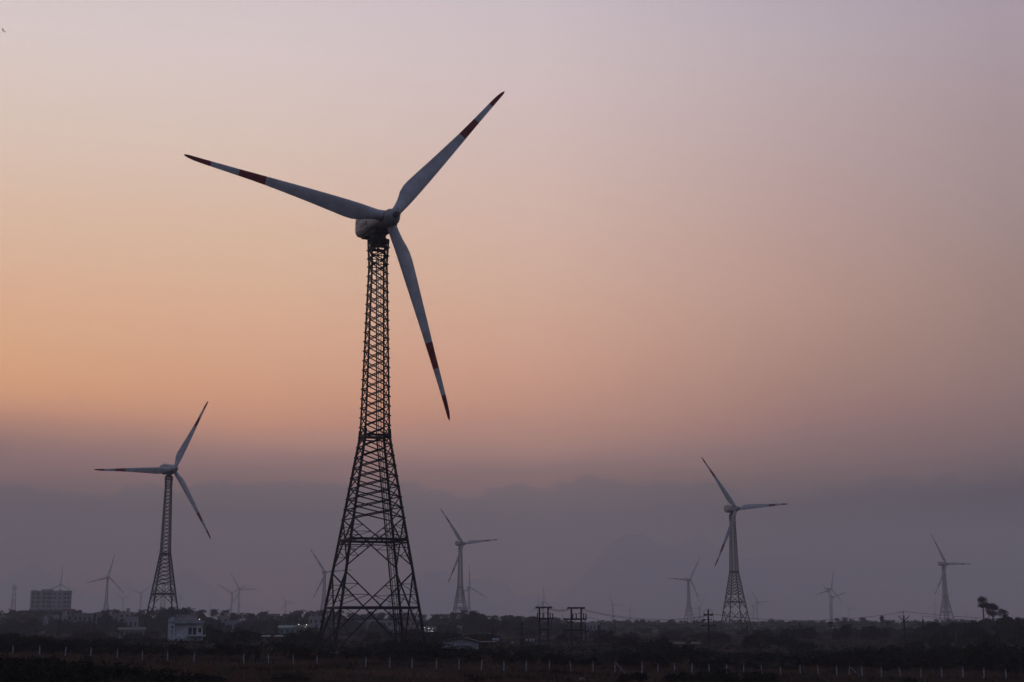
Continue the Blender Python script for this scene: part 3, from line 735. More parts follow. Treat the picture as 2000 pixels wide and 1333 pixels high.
def put_top(protos, heights, idx, px, ytop, D, wsc, *a):
    p_ = gx(px, D); hz = top_z(px, ytop, D)-p_.z
    if hz < 0.5: hz = 0.5
    k = hz/heights[idx]
    return put(protos[idx], (p_.x, p_.y, p_.z-0.05), rng.uniform(0, 6.28), wsc if wsc else k, *a, zsc=k)

# --- row of thorn scrub just behind the fence (tops follow the dark skyline of the photo)
P_NEAR = [(0,1232),(60,1236),(160,1244),(260,1248),(300,1252),(390,1262),(440,1252),(500,1254),(560,1250),(620,1262),(655,1274),(700,1266),(730,1252),(760,1247),(800,1246),(850,1249),(890,1256),(930,1268),(965,1262),(1010,1256),(1060,1258),(1085,1270),(1120,1276),(1180,1274),(1220,1263),(1270,1257),(1330,1258),(1380,1262),(1415,1274),(1445,1270),(1500,1268),(1560,1270),(1620,1264),(1690,1256),(1740,1258),(1800,1259),(1860,1255),(1920,1250),(2000,1254),(2100,1254)]
G1 = 'dark thorn bushes behind the fence posts'; nb_ = 0
for k in range(92):
    px = -60 + k*23.4 + rng.uniform(-9, 9); D = rng.uniform(186, 262)
    if 590 < px < 850 and 188 < D < 226: D = 184 if px > 700 else 232
    if 315 < px < 415 and D > 200: D = 190
    if 855 < px < 985 and D > 215: D = 205
    y_ = prof(P_NEAR, px) + abs(rng.normal(0, 3.5)) + (262-D)*0.06
    if 315 < px < 415: y_ = max(y_, 1256)
    i_ = int(rng.choice([0, 1, 2, 4, 0, 1]))
    side = 'left of the huge tower' if px < 620 else ('at the foot of the huge tower' if px < 860 else ('at centre right' if px < 1420 else 'at far right'))
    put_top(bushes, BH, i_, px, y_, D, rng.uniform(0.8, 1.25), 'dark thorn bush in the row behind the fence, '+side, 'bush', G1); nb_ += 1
# lower, browner bushes right behind the posts
for k in range(46):
    px = -40 + k*46 + rng.uniform(-18, 18); D = rng.uniform(173, 184); y0 = 1216+(CZ-g((px-1000)/F*D, D))/D*F
    i_ = int(rng.choice([3, 5, 3, 1]))
    side = 'left half' if px < 800 else 'right half'
    put_top(bushes, BH, i_, px, y0-rng.uniform(9, 22), D, rng.uniform(0.5, 0.85), 'low brown dry shrub directly behind the fence posts, '+side, 'bush', 'low dry shrubs by the fence'); nb_ += 1
# dark bushes in the nearest foreground
for (px, yt, D, ws) in [(30,1284,105,.9),(110,1282,112,1.0),(190,1286,115,.9),(250,1297,108,.8),(320,1306,105,.8),(60,1300,95,.8),(-20,1280,112,.9),(150,1303,98,.8),(400,1312,110,.6),(560,1316,118,.5),(1240,1312,128,.55),(1330,1308,128,.7),(1400,1306,130,.6),(1480,1312,126,.5),(1780,1322,135,.4),(930,1320,125,.4)]:
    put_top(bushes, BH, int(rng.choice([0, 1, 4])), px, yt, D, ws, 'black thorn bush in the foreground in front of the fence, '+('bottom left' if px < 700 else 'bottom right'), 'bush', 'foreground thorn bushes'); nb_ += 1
# mid-distance scrub
for k in range(128):
    px = rng.uniform(-60, 2060); D = rng.uniform(285, 640)
    if 320 < px < 410 and D < 335: continue
    if 495 < px < 560 and D < 420: continue
    h = rng.uniform(1.2, 3.4)*(1 if px < 1500 else 1.5); p_ = gx(px, D); i_ = int(rng.choice([0, 1, 2, 3, 4]))
    put(bushes[i_], (p_.x, p_.y, p_.z-0.05), rng.uniform(0, 6.28), rng.uniform(0.9, 1.6), 'hazy scrub bush on the flat ground before the '+('town houses' if px < 900 else 'tree line'), 'bush', 'scrub on the middle ground', zsc=h/BH[i_]); nb_ += 1

# --- tree line: coconut palms and broadleaf trees round the houses
P_LINE = [(-50,1192),(0,1191),(60,1191),(120,1190),(150,1192),(170,1198),(200,1187),(222,1188),(245,1198),(265,1193),(300,1188),(340,1184),(360,1185),(380,1191),(420,1190),(460,1193),(480,1197),(500,1194),(515,1192),(530,1200),(545,1202),(555,1192),(600,1192),(640,1193),(700,1194),(760,1196),(820,1197),(850,1200),(880,1197),(905,1192),(930,1194),(960,1202),(1000,1199),(1030,1203),(1080,1206),(1150,1214),(1200,1211),(1240,1212),(1300,1217),(1350,1218),(1400,1217),(1470,1214),(1520,1213),(1600,1212),(1640,1208),(1680,1206),(1720,1210),(1780,1214),(1820,1210),(1900,1210),(2050,1206)]
def side_word(px):
    return ('on the left edge beside the apartment block' if px < 190 else 'behind the white roadside house' if px < 480 else 'between the white house and the huge tower' if px < 640
            else 'behind the huge tower' if px < 860 else 'at centre behind the switch poles' if px < 1200 else 'on the right half')
for k in range(118):
    px = -40+k*(1180/118)+rng.uniform(-5, 5); D = rng.uniform(720, 900); y_ = prof(P_LINE, px)+abs(rng.normal(0, 3.0))
    if px > 1120: break
    i_ = int(rng.integers(4))
    put_top(coco, CHh, i_, px, y_-2.0+abs(rng.normal(0, 1.5)), D, rng.uniform(0.95, 1.2), 'hazy coconut palm in the town tree line '+side_word(px), 'palm tree', 'coconut palms in the distant tree line')
for k in range(104):
    px = -50+k*(1210/104)+rng.uniform(-6, 6); D = rng.uniform(640, 900); y_ = prof(P_LINE, px)+2.5+abs(rng.normal(0, 4.5))
    i_ = int(rng.integers(5))
    if D < 700: y_ += 10
    put_top(trees, TH, i_, px, y_, D, rng.uniform(1.0, 1.4), 'hazy rounded tree in the town tree line '+side_word(px), 'tree', 'broadleaf trees in the distant tree line')
for (px, yt, D, ws) in [(925,1192,640,1.2),(940,1198,650,1.1),(910,1197,655,1.0),(1010,1203,660,1.0),(1040,1202,670,1.0),(330,1186,700,1.2),(357,1185,705,1.3)]:
    put_top(trees, TH, 1, px, yt, D, ws, 'big round topped tree standing out of the tree line '+side_word(px), 'tree', 'broadleaf trees in the distant tree line')
for k in range(52):   # right half, farther and lower
    px = 1130+k*18+rng.uniform(-7, 7); D = rng.uniform(950, 1250); y_ = prof(P_LINE, px)+abs(rng.normal(0, 1.6)); i_ = int(rng.integers(5))
    put_top(trees, TH, i_, px, y_, D, rng.uniform(0.9, 1.5), 'hazy low tree in the far tree line on the right half', 'tree', 'broadleaf trees in the distant tree line')
for k in range(34):
    px = 1150+k*27+rng.uniform(-12, 12); D = rng.uniform(900, 1150); y_ = prof(P_LINE, px)-2+abs(rng.normal(0, 1.6)); i_ = int(rng.integers(4))
    put_top(coco, CHh, i_, px, y_, D, rng.uniform(0.9, 1.2), 'small hazy palm in the far tree line on the right half', 'palm tree', 'coconut palms in the distant tree line')
# nearer dark grove at the right edge and the dark tree belt under it
P_BELT = [(-60,1214),(60,1212),(100,1217),(140,1216),(190,1217),(230,1211),(262,1214),(280,1223),(360,1223),(400,1214),(450,1216),(500,1206),(560,1207),(600,1221),(640,1220),(700,1228),(800,1228),(860,1216),(940,1208),(1040,1212),(1100,1216),(1200,1221),(1300,1224),(1395,1226),(1480,1227),(1500,1224),(1600,1226),(1700,1223),(1780,1226)]
for k in range(74):
    px = -55+k*25+rng.uniform(-9, 9); D = rng.uniform(570, 650) if px < 1100 else rng.uniform(640, 820); y_ = prof(P_BELT, px)+rng.normal(0, 2.2); i_ = int(rng.integers(5))
    if 275 < px < 365: D = 640+px*0.1
    if 1385 < px < 1485: D = 760+(px-1385)*0.4
    if 545 < px < 605 or 812 < px < 860 or 380 < px < 395: continue
    put_top(trees, TH, i_, px, y_, D, rng.uniform(0.6, 1.0), 'hazy bushy tree '+('in front of the town houses' if px < 1100 else 'below the far tree line on the right half'), 'tree', 'bushy trees in front of the tree line')
P_GR = [(1480,1246),(1560,1238),(1640,1230),(1700,1223),(1740,1222),(1775,1226),(1800,1218),(1830,1211),(1880,1207),(1930,1207),(1970,1202),(2000,1195),(2060,1191)]
for k in range(36):
    px = 1560+k*14.5+rng.uniform(-5, 5); D = rng.uniform(400, 560) if px > 1800 else rng.uniform(480, 640)
    y_ = prof(P_GR, px)+abs(rng.normal(0, 3)); i_ = int(rng.integers(5))
    put_top(trees, TH, i_, px, y_, D, rng.uniform(0.7, 1.0), 'dark leafy tree in the near grove at the right, '+('below the fan palms' if px > 1880 else 'left of the fan palms'), 'tree', 'trees of the right hand grove')
for (px, yt, D, wsc, i_, lb) in [(1924,1164,520,1.0,0,'tallest fan palm at far right with a clear thin trunk above the grove'),(1934,1176,530,.6,1,'smaller fan palm tucked between the two bigger ones at far right'),(1942,1178,500,1.0,1,'broad dark fan palm right of the tallest one'),
        (1724,1202,620,.6,0,'small lone fan palm standing above the hazy trees on the right'),(1735,1213,640,.45,1,'low fan palm just right of the small lone one'),(1623,1214,560,.6,1,'dark fan palm below the crossing tubular turbines')]:
    p_ = gx(px, D); hz = top_z(px, yt, D)-p_.z; H0 = [12+2.3, 11+2.7][i_]
    put(fan[i_], (p_.x, p_.y, p_.z), 1.3*px, wsc*(1.2 if px > 1900 else 1.1), lb, 'palm tree', 'fan palms', zsc=hz/H0)
p_ = gx(1962, 470); put(coco[1], (p_.x, p_.y, p_.z), 0.7, 0.8, 'coconut palm with drooping fronds right of the fan palms', 'palm tree', None, zsc=(top_z(1961,1188,470)-p_.z)/12.4)
p_ = gx(409, 300); put(coco[2], (p_.x, p_.y, p_.z), 0.7, 0.55, 'small dark palm right beside the white roadside house', 'palm tree', None, zsc=(top_z(409,1218,300)-p_.z)/9.6)

# far wood as one mass
def far_wood():
    rr = np.random.default_rng(5); B = []
    for k in range(520):
        px = rr.uniform(-150, 2150); D = rr.uniform(950, 1900); x = (px-1000)/F*D; h = rr.uniform(4.5, 7.2)*(1.0 if px > 1100 else 1.2)
        w_ = rr.uniform(6, 12)
        for q in range(3): B.append((x+rr.normal()*3, D+rr.normal()*3, g(x, D)+h*rr.uniform(0.45, 0.75), w_*0.3, 0.8*h/w_*1.4))
    P = crown_points(B, 42, rr); V_, F_ = leaf_quads(P, None, 1.0, rr, 0.7)
    return mk('woodland', fast_mesh('woodland', V_, F_, M['leaf']))
tag(far_wood(), 'low hazy mass of far woodland along the horizon', 'woodland', kind='stuff')

# dry grass and low weeds
def grass():
    rr = np.random.default_rng(9); n = 26000
    y = rr.uniform(78, 210, n); px = rr.uniform(-40, 2040, n); x = (px-1000)/F*y
    fx = 0.5+0.5*np.sin(x*0.21+y*0.09)*np.sin(y*0.17-x*0.05+2); keep = rr.uniform(0, 1, n) < 0.2+0.8*fx**1.5
    x, y = x[keep], y[keep]; n = len(x); z = np.array([g(a, b) for a, b in zip(x, y)]); Q = []
    for q in range(5):
        a = rr.uniform(0, 6.28, n); h = rr.uniform(0.15, 0.55, n)*(0.6+0.8*rr.uniform(0, 1, n)**3); l = rr.uniform(0.02, 0.3, n); w_ = rr.uniform(0.015, 0.035, n)
        ox, oy = rr.normal(0, 0.16, n), rr.normal(0, 0.16, n); bx_, by_ = x+ox, y+oy
        dx, dy = np.cos(a), np.sin(a)
        p0 = np.stack([bx_-dy*w_, by_+dx*w_, z-0.02], 1); p1 = np.stack([bx_+dy*w_, by_-dx*w_, z-0.02], 1)
        p2 = np.stack([bx_+dx*l+dy*w_*.3, by_+dy*l-dx*w_*.3, z+h], 1); p3 = np.stack([bx_+dx*l-dy*w_*.3, by_+dy*l+dx*w_*.3, z+h*0.98], 1)
        Q.append(np.stack([p0, p1, p2, p3], 1))
    Q = np.concatenate(Q); return mk('dry_grass', fast_mesh('dry_grass', Q.reshape(-1, 3), np.arange(len(Q)*4).reshape(-1, 4), M['grassm']))
tag(grass(), 'short dry brown grass covering the dark field', 'grass', kind='stuff')
def weeds():
    rr = np.random.default_rng(10); n = 5200; B = []
    y = 200+ (rr.uniform(0, 1, n)**1.3)*480; px = rr.uniform(-60, 2060, n)
    for a, b in zip(px, y):
        x = (a-1000)/F*b; B.append((x, b, g(x, b)+0.12, rr.uniform(0.3, 0.9), 0.6))
    P = crown_points(B, 14, rr); V_, F_ = leaf_quads(P, None, 0.22, rr, 0.5)
    return mk('low_weeds', fast_mesh('low_weeds', V_, F_, M['leaf2']))
tag(weeds(), 'low weeds and ground cover on the open middle ground', 'weeds', kind='stuff')

# ------------------------------------------------------------------ fence posts
posts = [(23,1258),(76,1259),(126,1261),(176,1262),(228,1266),(277,1268),(327,1270),(378,1272),(476,1274),(524,1275),(572,1276),(619,1277),(714,1280),(761,1281),(805,1282),(852,1283),(897,1284),(940,1285),(984,1286),(1028,1287),(1073,1287),(1115,1288),(1158,1289),(1201,1290),(1254,1291),(1285,1292),(1318,1292),(1351,1293),(1385,1293),(1419,1294),(1452,1294),(1488,1294),(1524,1297),(1563,1295),(1598,1296),(1634,1297),(1659,1297),(1683,1298),(1721,1299),(1758,1300),(1798,1300),(1839,1300),(1880,1300),(1921,1301),(1964,1302)]
def post_mesh(seed):
    rr = random.Random(seed); m = MB()
    m.v = []; w0, w1 = 0.062, 0.05; lx = rr.uniform(-0.05, 0.05)
    vs = [(-w0,-w0,-0.3),(w0,-w0,-0.3),(w0,w0,-0.3),(-w0,w0,-0.3),(lx-w1,-w1,1.06),(lx+w1,-w1,1.06),(lx+w1,w1,1.06),(lx-w1,w1,1.06),(lx-w1*.6,-w1*.6,1.10),(lx+w1*.6,-w1*.6,1.10),(lx+w1*.6,w1*.6,1.10),(lx-w1*.6,w1*.6,1.10)]
    m.add(vs, [(0,3,2,1),(0,1,5,4),(1,2,6,5),(2,3,7,6),(3,0,4,7),(4,5,9,8),(5,6,10,9),(6,7,11,10),(7,4,8,11),(8,9,10,11)])
    return m.mesh('fence_post', M['post'])
pm = [post_mesh(i) for i in range(5)]
post_at = []
for k, (px, yt) in enumerate(posts):
    D = 145.0
    for _ in range(12):
        p_ = gx(px, D); zt = p_.z+1.08; D = D*0.5+0.5*((CZ-zt)*F/(yt-HY))
    D = min(190, max(110, D)); p_ = gx(px, D); post_at.append(p_)
    o = mk('fence_post', pm[k % 5]); o.location = p_; o.rotation_euler = (random.uniform(-.04, .04), random.uniform(-.05, .05), random.uniform(-.3, .3))
    o.scale = (1, 1, random.uniform(0.97, 1.03))
    sec = 'left of the huge tower' if px < 640 else 'below the huge tower' if px < 830 else 'around the centre' if px < 1210 else 'between centre and right grove' if px < 1640 else 'on the far right against the black bushes'
    lab = 'short whitewashed concrete fence post '+sec
    if px in (1201, 1659):
        lab = 'whitewashed fence post with a slanting brace, '+('just right of centre' if px == 1201 else 'toward the right side')
        b_ = MB(); b_.bar((0.08, 0.0, 1.0), (1.0, 0.0, 0.0), 0.12, 0.12); b_.obj('brace', M['post'], o)
    tag(o, lab, 'fence post', 'white concrete fence posts')
wr = MB()
for hgt in (0.35, 0.65, 0.95):
    for a, b in zip(post_at[:-1], post_at[1:]):
        wr.tube([a+Vector((0, -0.09, hgt)), (a+b)/2+Vector((0, -0.09, hgt-0.05)), b+Vector((0, -0.09, hgt))], 0.006, 4, cap=False)
tag(wr.obj('fence_wire', M['wire']), 'thin barbed wire strung along the white fence posts', 'wire')

# rubble bag, bird
m = MB(); rr = np.random.default_rng(3)
pts = rr.normal(size=(40, 3)); pts /= np.linalg.norm(pts, axis=1)[:, None]
import bmesh
bmx = bmesh.new(); [bmx.verts.new((p_[0]*0.30*(1+0.2*rr.normal()), p_[1]*0.22, p_[2]*0.15+0.05)) for p_ in pts]; bmesh.ops.convex_hull(bmx, input=bmx.verts)
me = bpy.data.meshes.new('stone'); bmx.to_mesh(me); bmx.free(); me.materials.append(M['stone'])
p_ = gx(1137, 128); zz = top_z(1137, 1319, 128); o = mk('stone', me); o.location = (p_.x, p_.y, p_.z+0.1); o.rotation_euler = (0, 0, 0.4)
tag(o, 'single pale stone lying in the dark grass in the foreground', 'stone')
m = MB()
m.v = [(0,-.16,0),(0.035,-.04,0.015),(-0.035,-.04,0.015),(0,0.12,0.01),(0.03,0.2,0.0),(-0.03,0.2,0.0),(0,-.03,0.045),(0,-.03,-0.035),
       (0.12,-.08,0.06),(0.27,0.03,0.0),(0.10,0.04,0.05),(-0.10,-.06,0.14),(-0.2,0.06,0.24),(-0.08,0.05,0.11)]
m.f = [(0,1,6),(0,6,2),(0,7,1),(0,2,7),(1,3,6),(2,6,3),(1,7,3),(2,3,7),(3,4,5),(1,8,10),(8,9,10),(2,13,11),(11,13,12),(1,10,3),(2,3,13)]; m.m = [0]*len(m.f)
o = m.obj('bird', M['rub']); o.location = at(6.5, 61, 110); o.rotation_euler = (0.1, 0.15, 1.1); tag(o, 'tiny dark bird flying in the top left corner of the sky', 'bird')

# ------------------------------------------------------------------ power poles
def insulator(m, p_, r_=0.09, h=0.35, mi_=1):
    x, y, z = p_; m.tube([(x, y, z), (x, y, z+h*.25), (x, y, z+h*.5), (x, y, z+h*.75), (x, y, z+h)], [r_*.5, r_, r_*.6, r_, r_*.4], 8, mi_)
def pole_obj(px, ytop, D, kind, label, rz=0.0, extra_top=0.0, group='single power poles on the middle ground'):
    p_ = gx(px, D); H = top_z(px, ytop, D)-p_.z; root = empty('power_pole', tuple(p_), rz, label, 'power pole', group)
    m = MB()
    if kind == 'cross':      # crossarms with pin insulators
        m.bar((0, 0, -0.3), (0, 0, H*0.94), 0.34, 0.28); m.obj('pole', M['pole'], root)
        a = MB(); a.bar((-1.1, 0, H*0.80), (1.1, 0, H*0.80), 0.18, 0.15); a.bar((-0.4, 0, H*0.88), (0.4, 0, H*0.88), 0.1, 0.1); a.bar((0, 0, H*0.9), (0, 0, H), 0.05); a.obj('crossarm', M['pole'], root)
        for x, z in ((-1.0, H*0.81), (1.0, H*0.81), (0, H*0.955)):
            i_ = MB(); insulator(i_, (x, 0, z), 0.09, 0.3, 0); i_.obj('insulator', M['insul'], root)
    elif kind == 'vee':      # V shaped crossarm
        m.bar((0, 0, -0.3), (0, 0, H*0.88), 0.34, 0.28); m.obj('pole', M['pole'], root)
        a = MB(); z0 = H*0.62 if H < 8 else H*0.74; s_ = 1.15
        for sg in (-1, 1): a.bar((0, 0, z0), (sg*s_, 0, z0+0.95), 0.18, 0.15)
        a.bar((0, 0, H*0.86), (0, 0, H*0.97), 0.07); a.obj('crossarm', M['pole'], root)
        for x, z in ((-s_, z0+0.9), (s_, z0+0.9), (0, H-0.32)):
            i_ = MB(); insulator(i_, (x, 0, z), 0.1, 0.34, 0); i_.obj('insulator', M['insul'], root)
    elif kind == 'trans':    # transformer pole
        m.bar((0, 0, -0.3), (0, 0, H*0.96), 0.36, 0.3); m.obj('pole', M['pole'], root)
        a = MB()
        for z, w_ in ((H*0.72, 1.5), (H*0.5, 0.9), (H*0.9, 0.5)): a.bar((-w_, 0, z), (w_, 0, z), 0.13, 0.12)
        a.obj('crossarm', M['pole'], root)
        for x, z in ((-1.35, H*0.73), (1.35, H*0.73), (0, H*0.96), (-0.7, H*0.51), (0.7, H*0.51)):
            i_ = MB(); insulator(i_, (x, 0, z), 0.11, 0.38, 0); i_.obj('insulator', M['insul'], root)
        t_ = MB(); t_.box((0, -0.55, H*0.2), (1.1, 0.8, 1.1)); t_.box((0, -0.55, H*0.2+0.6), (0.9, 0.6, 0.12))
        for q in range(5): t_.box((-0.5+q*0.25, -1.0, H*0.2), (0.06, 0.15, 0.8))
        t_.obj('transformer', M['pole'], root)
    elif kind == 'strain':   # tall dark pole with double dead-end insulators and jumpers
        m.bar((0, 0, -0.3), (0, 0, H*0.97), 0.42, 0.36); m.tube([(0, 0, H*0.95), (0, 0, H+0.1)], 0.05, 6); m.obj('pole', M['pole'], root)
        a = MB()
        for z, w_ in ((H*0.60, 1.25), (H*0.85, 0.6)): a.bar((-w_, 0, z), (w_, 0, z), 0.26, 0.22)
        a.bar((-1.0, 0, H*0.725), (0.7, 0, H*0.735), 0.18, 0.15); a.bar((0, 0, H*0.52), (0.9, 0, H*0.60), 0.08)
        a.bar((0.7, 0, H*0.735), (0.7, 0, H*0.80), 0.06)
        a.obj('crossarm', M['pole'], root)
        for x, z, l in ((-1.25, H*0.60, -.8), (1.25, H*0.60, .8), (-0.65, H*0.85, -.7), (0.65, H*0.85, .7), (-1.0, H*0.725, -.7), (-0.75, H*0.60, 0)):
            i_ = MB(); i_.tube([(x-0.35, 0, z-0.03), (x-0.2, 0, z), (x, 0, z), (x+0.2, 0, z), (x+0.35, 0, z-0.03)], [0.14, 0.26, 0.2, 0.26, 0.14], 8); i_.obj('insulator', M['insul'], root)
        j = MB()
        for sg in (-1, 1):
            j.tube([(sg*(0.2+0.9*math.sin(t_*math.pi/2)), 0, H*0.62+H*0.36*math.cos(t_*math.pi/2)+0.3*math.sin(math.pi*t_)) for t_ in np.linspace(0, 1, 7)], 0.03, 5)
        j.obj('jumper_cable', M['wire'], root)
    return root, p_, H
PO = [
 (1385,1189,300,'strain','tall dark pole with thick insulators in front of the large right turbine'),
 (1460,1217,330,'vee','slim V armed pole just right of the base of the large right lattice tower'),
 (1768,1194,330,'vee','tall trident topped pole in front of the grove on the right'),
 (1805,1203,340,'vee','shorter trident topped pole just right of the tall one at the grove'),
 (1019,1215,290,'trans','pole with crossarm and transformer box left of the switch poles'),
 (962,1222,290,'vee','pole with wide V arm behind the flat roofed shed'),
 (847,1217,420,'vee','small V armed pole just right of the huge tower base'),
 (878,1214,520,'cross','slight hazy pole in the trees right of the huge tower'),
 (427,1209,400,'vee','V armed pole right of the white roadside house'),
 (538,1213,370,'cross','cross shaped pole above the green tin roof'),
 (115,1197,450,'trans','dark pole below the right edge of the apartment block'),
 (183,1198,450,'trans','dark bulky transformer pole in front of the long pale house'),
 (206,1212,470,'cross','short hazy pole right of the bulky transformer pole'),
 (617,1220,420,'trans','small pole just left of the huge tower foot'),
 (706,1226,400,'vee','short V armed pole seen through the huge tower base, left one'),
 (721,1216,430,'vee','V armed pole seen through the huge tower base, right one'),
 (1170,1220,300,'trans','medium pole with crossarm right of the right switch pole'),
 (1144,1218,330,'vee','V armed pole standing against the right switch pole'),
 (1563,1215,440,'cross','thin hazy pole between the large right turbine and the grove'),
 (1287,1220,520,'cross','faint short pole in the low haze left of the dark insulator pole'),
 (1202,1215,560,'vee','faint pole in the low haze between right switch pole and the dark insulator pole'),
 (1638,1232,380,'cross','short pale pole at the left end of the right grove'),
 (1852,1234,360,'cross','low hazy pole half hidden in the right grove'),
 (277,1216,500,'cross','faint pole left of the second largest tower foot'),
]
PP = {}
for px, yt, D, kd, lb in PO: PP[px] = pole_obj(px, yt, D, kd, lb, rz=random.uniform(-.15, .15))
def hframe(px0, px1, ytop, D, kind, label):
    p_ = gx((px0+px1)/2, D); H = top_z(px0, ytop, D)-p_.z; wd = (px1-px0)/F*D*0.985
    root = empty('switch_pole', tuple(p_), 0.0, label, 'switch pole', 'H shaped switch poles')
    for s_ in (-1, 1):
        m = MB(); m.bar((s_*wd/2, 0, -0.3), (s_*wd/2, 0, H), 0.40, 0.34); m.obj('pole', M['pole'], root)
    a = MB(); a.bar((-wd/2-0.3, 0.2, H-0.12), (wd/2+0.3, 0.2, H-0.12), 0.2, 0.3); a.obj('crossarm', M['pole'], root)
    k = 0.108
    z1 = H-22*D/F*1.02; z2 = H-42*D/F*1.02; z3 = H-62*D/F*1.02
    lft = -wd/2-(1.7 if kind else 0.2); rgt = wd/2+1.1
    for z, l_, r_ in ((z1, lft, rgt), (z2, lft, wd/2+0.4), (z3, lft-0.1, rgt-0.2)):
        a = MB(); a.bar((l_, -0.2, z), (r_, -0.2, z), 0.2, 0.34 if z > z3 else 0.16); a.bar((l_+.1, 0.2, z), (r_-.1, 0.2, z), 0.1, 0.14)
        if z == z1:
            a.bar((rgt-0.1, -0.2, z), (wd/2, -0.2, z-1.1), 0.08)
            if kind: a.bar((lft+0.1, -0.2, z), (-wd/2, -0.2, z-1.2), 0.08)
            a.bar((-wd/2, -0.2, z-0.9), (wd/2*0.2, -0.2, z), 0.07)
        if z == z2 and kind: a.bar((lft+0.1, -0.2, z), (-wd/2, -0.2, z-1.2), 0.08)
        a.obj('crossarm', M['pole'], root)
    # switch blades row on the middle arm
    s_ = MB(); xs_ = [wd/2-2.2 if not kind else wd/2-1.7, wd/2-1.0, wd/2+0.45, rgt-0.12]
    s_.bar((xs_[0], 0, z1+1.1), (xs_[-1], 0, z1+1.1), 0.07)
    s_.obj('switch_frame', M['pole'], root)
    for x in xs_:
        i_ = MB(); insulator(i_, (x, -0.2, z1+0.08), 0.16, 1.0, 0); i_.obj('insulator', M['insul'], root)
    for x in (-wd/2+0.9, -wd/2+1.7):
        i_ = MB(); insulator(i_, (x, -0.2, z2+0.08), 0.2, 0.75, 0); i_.obj('insulator', M['insul'], root)
    for x in (-wd/2-0.5, wd/2+0.55, -wd/2+0.7, wd/2-0.7):
        i_ = MB(); i_.tube([(x-0.35, 0.2, H-0.3), (x-0.15, 0.2, H-0.14), (x+0.1, 0.2, H-0.1), (x+0.3, 0.2, H-0.2)], [0.1, 0.2, 0.2, 0.1], 8); i_.obj('insulator', M['insul'], root)
    c = MB(); c.tube([(rgt-0.35, 0, z1), (rgt-0.35, 0, z3+0.5)], 0.035, 5); c.tube([(wd/2+.15, .1, H-.2), (wd/2+0.5, .1, H-1.3), (wd/2+.45, 0, z1+1)], 0.03, 5)
    c.obj('down_cable', M['wire'], root)
    if kind:
        t_ = MB(); t_.box((-wd/2+1.0, -0.3, H-87*D/F), (0.85, 0.8, 1.7)); t_.box((wd/2-0.5, -0.3, H-80*D/F), (0.6, 0.6, 0.5)); t_.obj('transformer', M['pole'], root)
        b_ = MB(); b_.bar((-wd/2-0.3, 0, H-96*D/F), (wd/2+0.2, 0, H-96*D/F), 0.7, 0.2); b_.obj('platform', M['w_brick'], root)
    return p_, H, wd
ha = hframe(1054, 1070.5, 1185.5, 300, 0, 'left H shaped switch pole of two columns with stacked crossarms')
hb = hframe(1116.5, 1135.5, 1186.5, 292, 1, 'right H shaped switch pole of two columns, wider arms and transformer below')
# overhead lines
def span(a, b, sag, m, r_=0.028):
    a, b = Vector(a), Vector(b); m.tube([a.lerp(b, t_)-Vector((0, 0, sag*4*t_*(1-t_))) for t_ in np.linspace(0, 1, 13)], r_, 4, cap=False)
wl = MB()
A = lambda px, py, D: at(px, py, D)
for dy in (0, 1.5, 3): span(A(1072, 1187.5+dy, 300), A(1112, 1189+dy, 292), 0.35, wl)
tag(wl.obj('power_line', M['wire']), 'short sagging cables joining the two H shaped switch poles', 'power line')
wl = MB()
for dy in (0, 2.5, 14): span(A(1139, 1190+dy, 292), A(1379, 1203+dy*0.8, 300), 1.3, wl)
tag(wl.obj('power_line', M['wire']), 'sagging cables from the right switch pole to the tall dark insulator pole', 'power line')
wl = MB()
for (a, b) in (((1391,1200),(1768,1195)),): span(A(*a, 300), A(*b, 330), 1.6, wl, 0.035)
span(A(1391,1212,300), A(1757,1212,330), 1.3, wl)
tag(wl.obj('power_line', M['wire']), 'long cables from the dark insulator pole to the tall trident topped pole', 'power line')
wl = MB()
span(A(1768,1195,330), A(2120,1205,360), 1.0, wl, 0.035); span(A(1778,1213,330), A(2120,1212,360), 1.0, wl); span(A(1757,1213,330), A(1796,1212,340), 0.2, wl)
span(A(1805,1204,340), A(2120,1211,380), 0.9, wl)
tag(wl.obj('power_line', M['wire']), 'cables running from the trident topped poles to the right edge of the picture', 'power line')

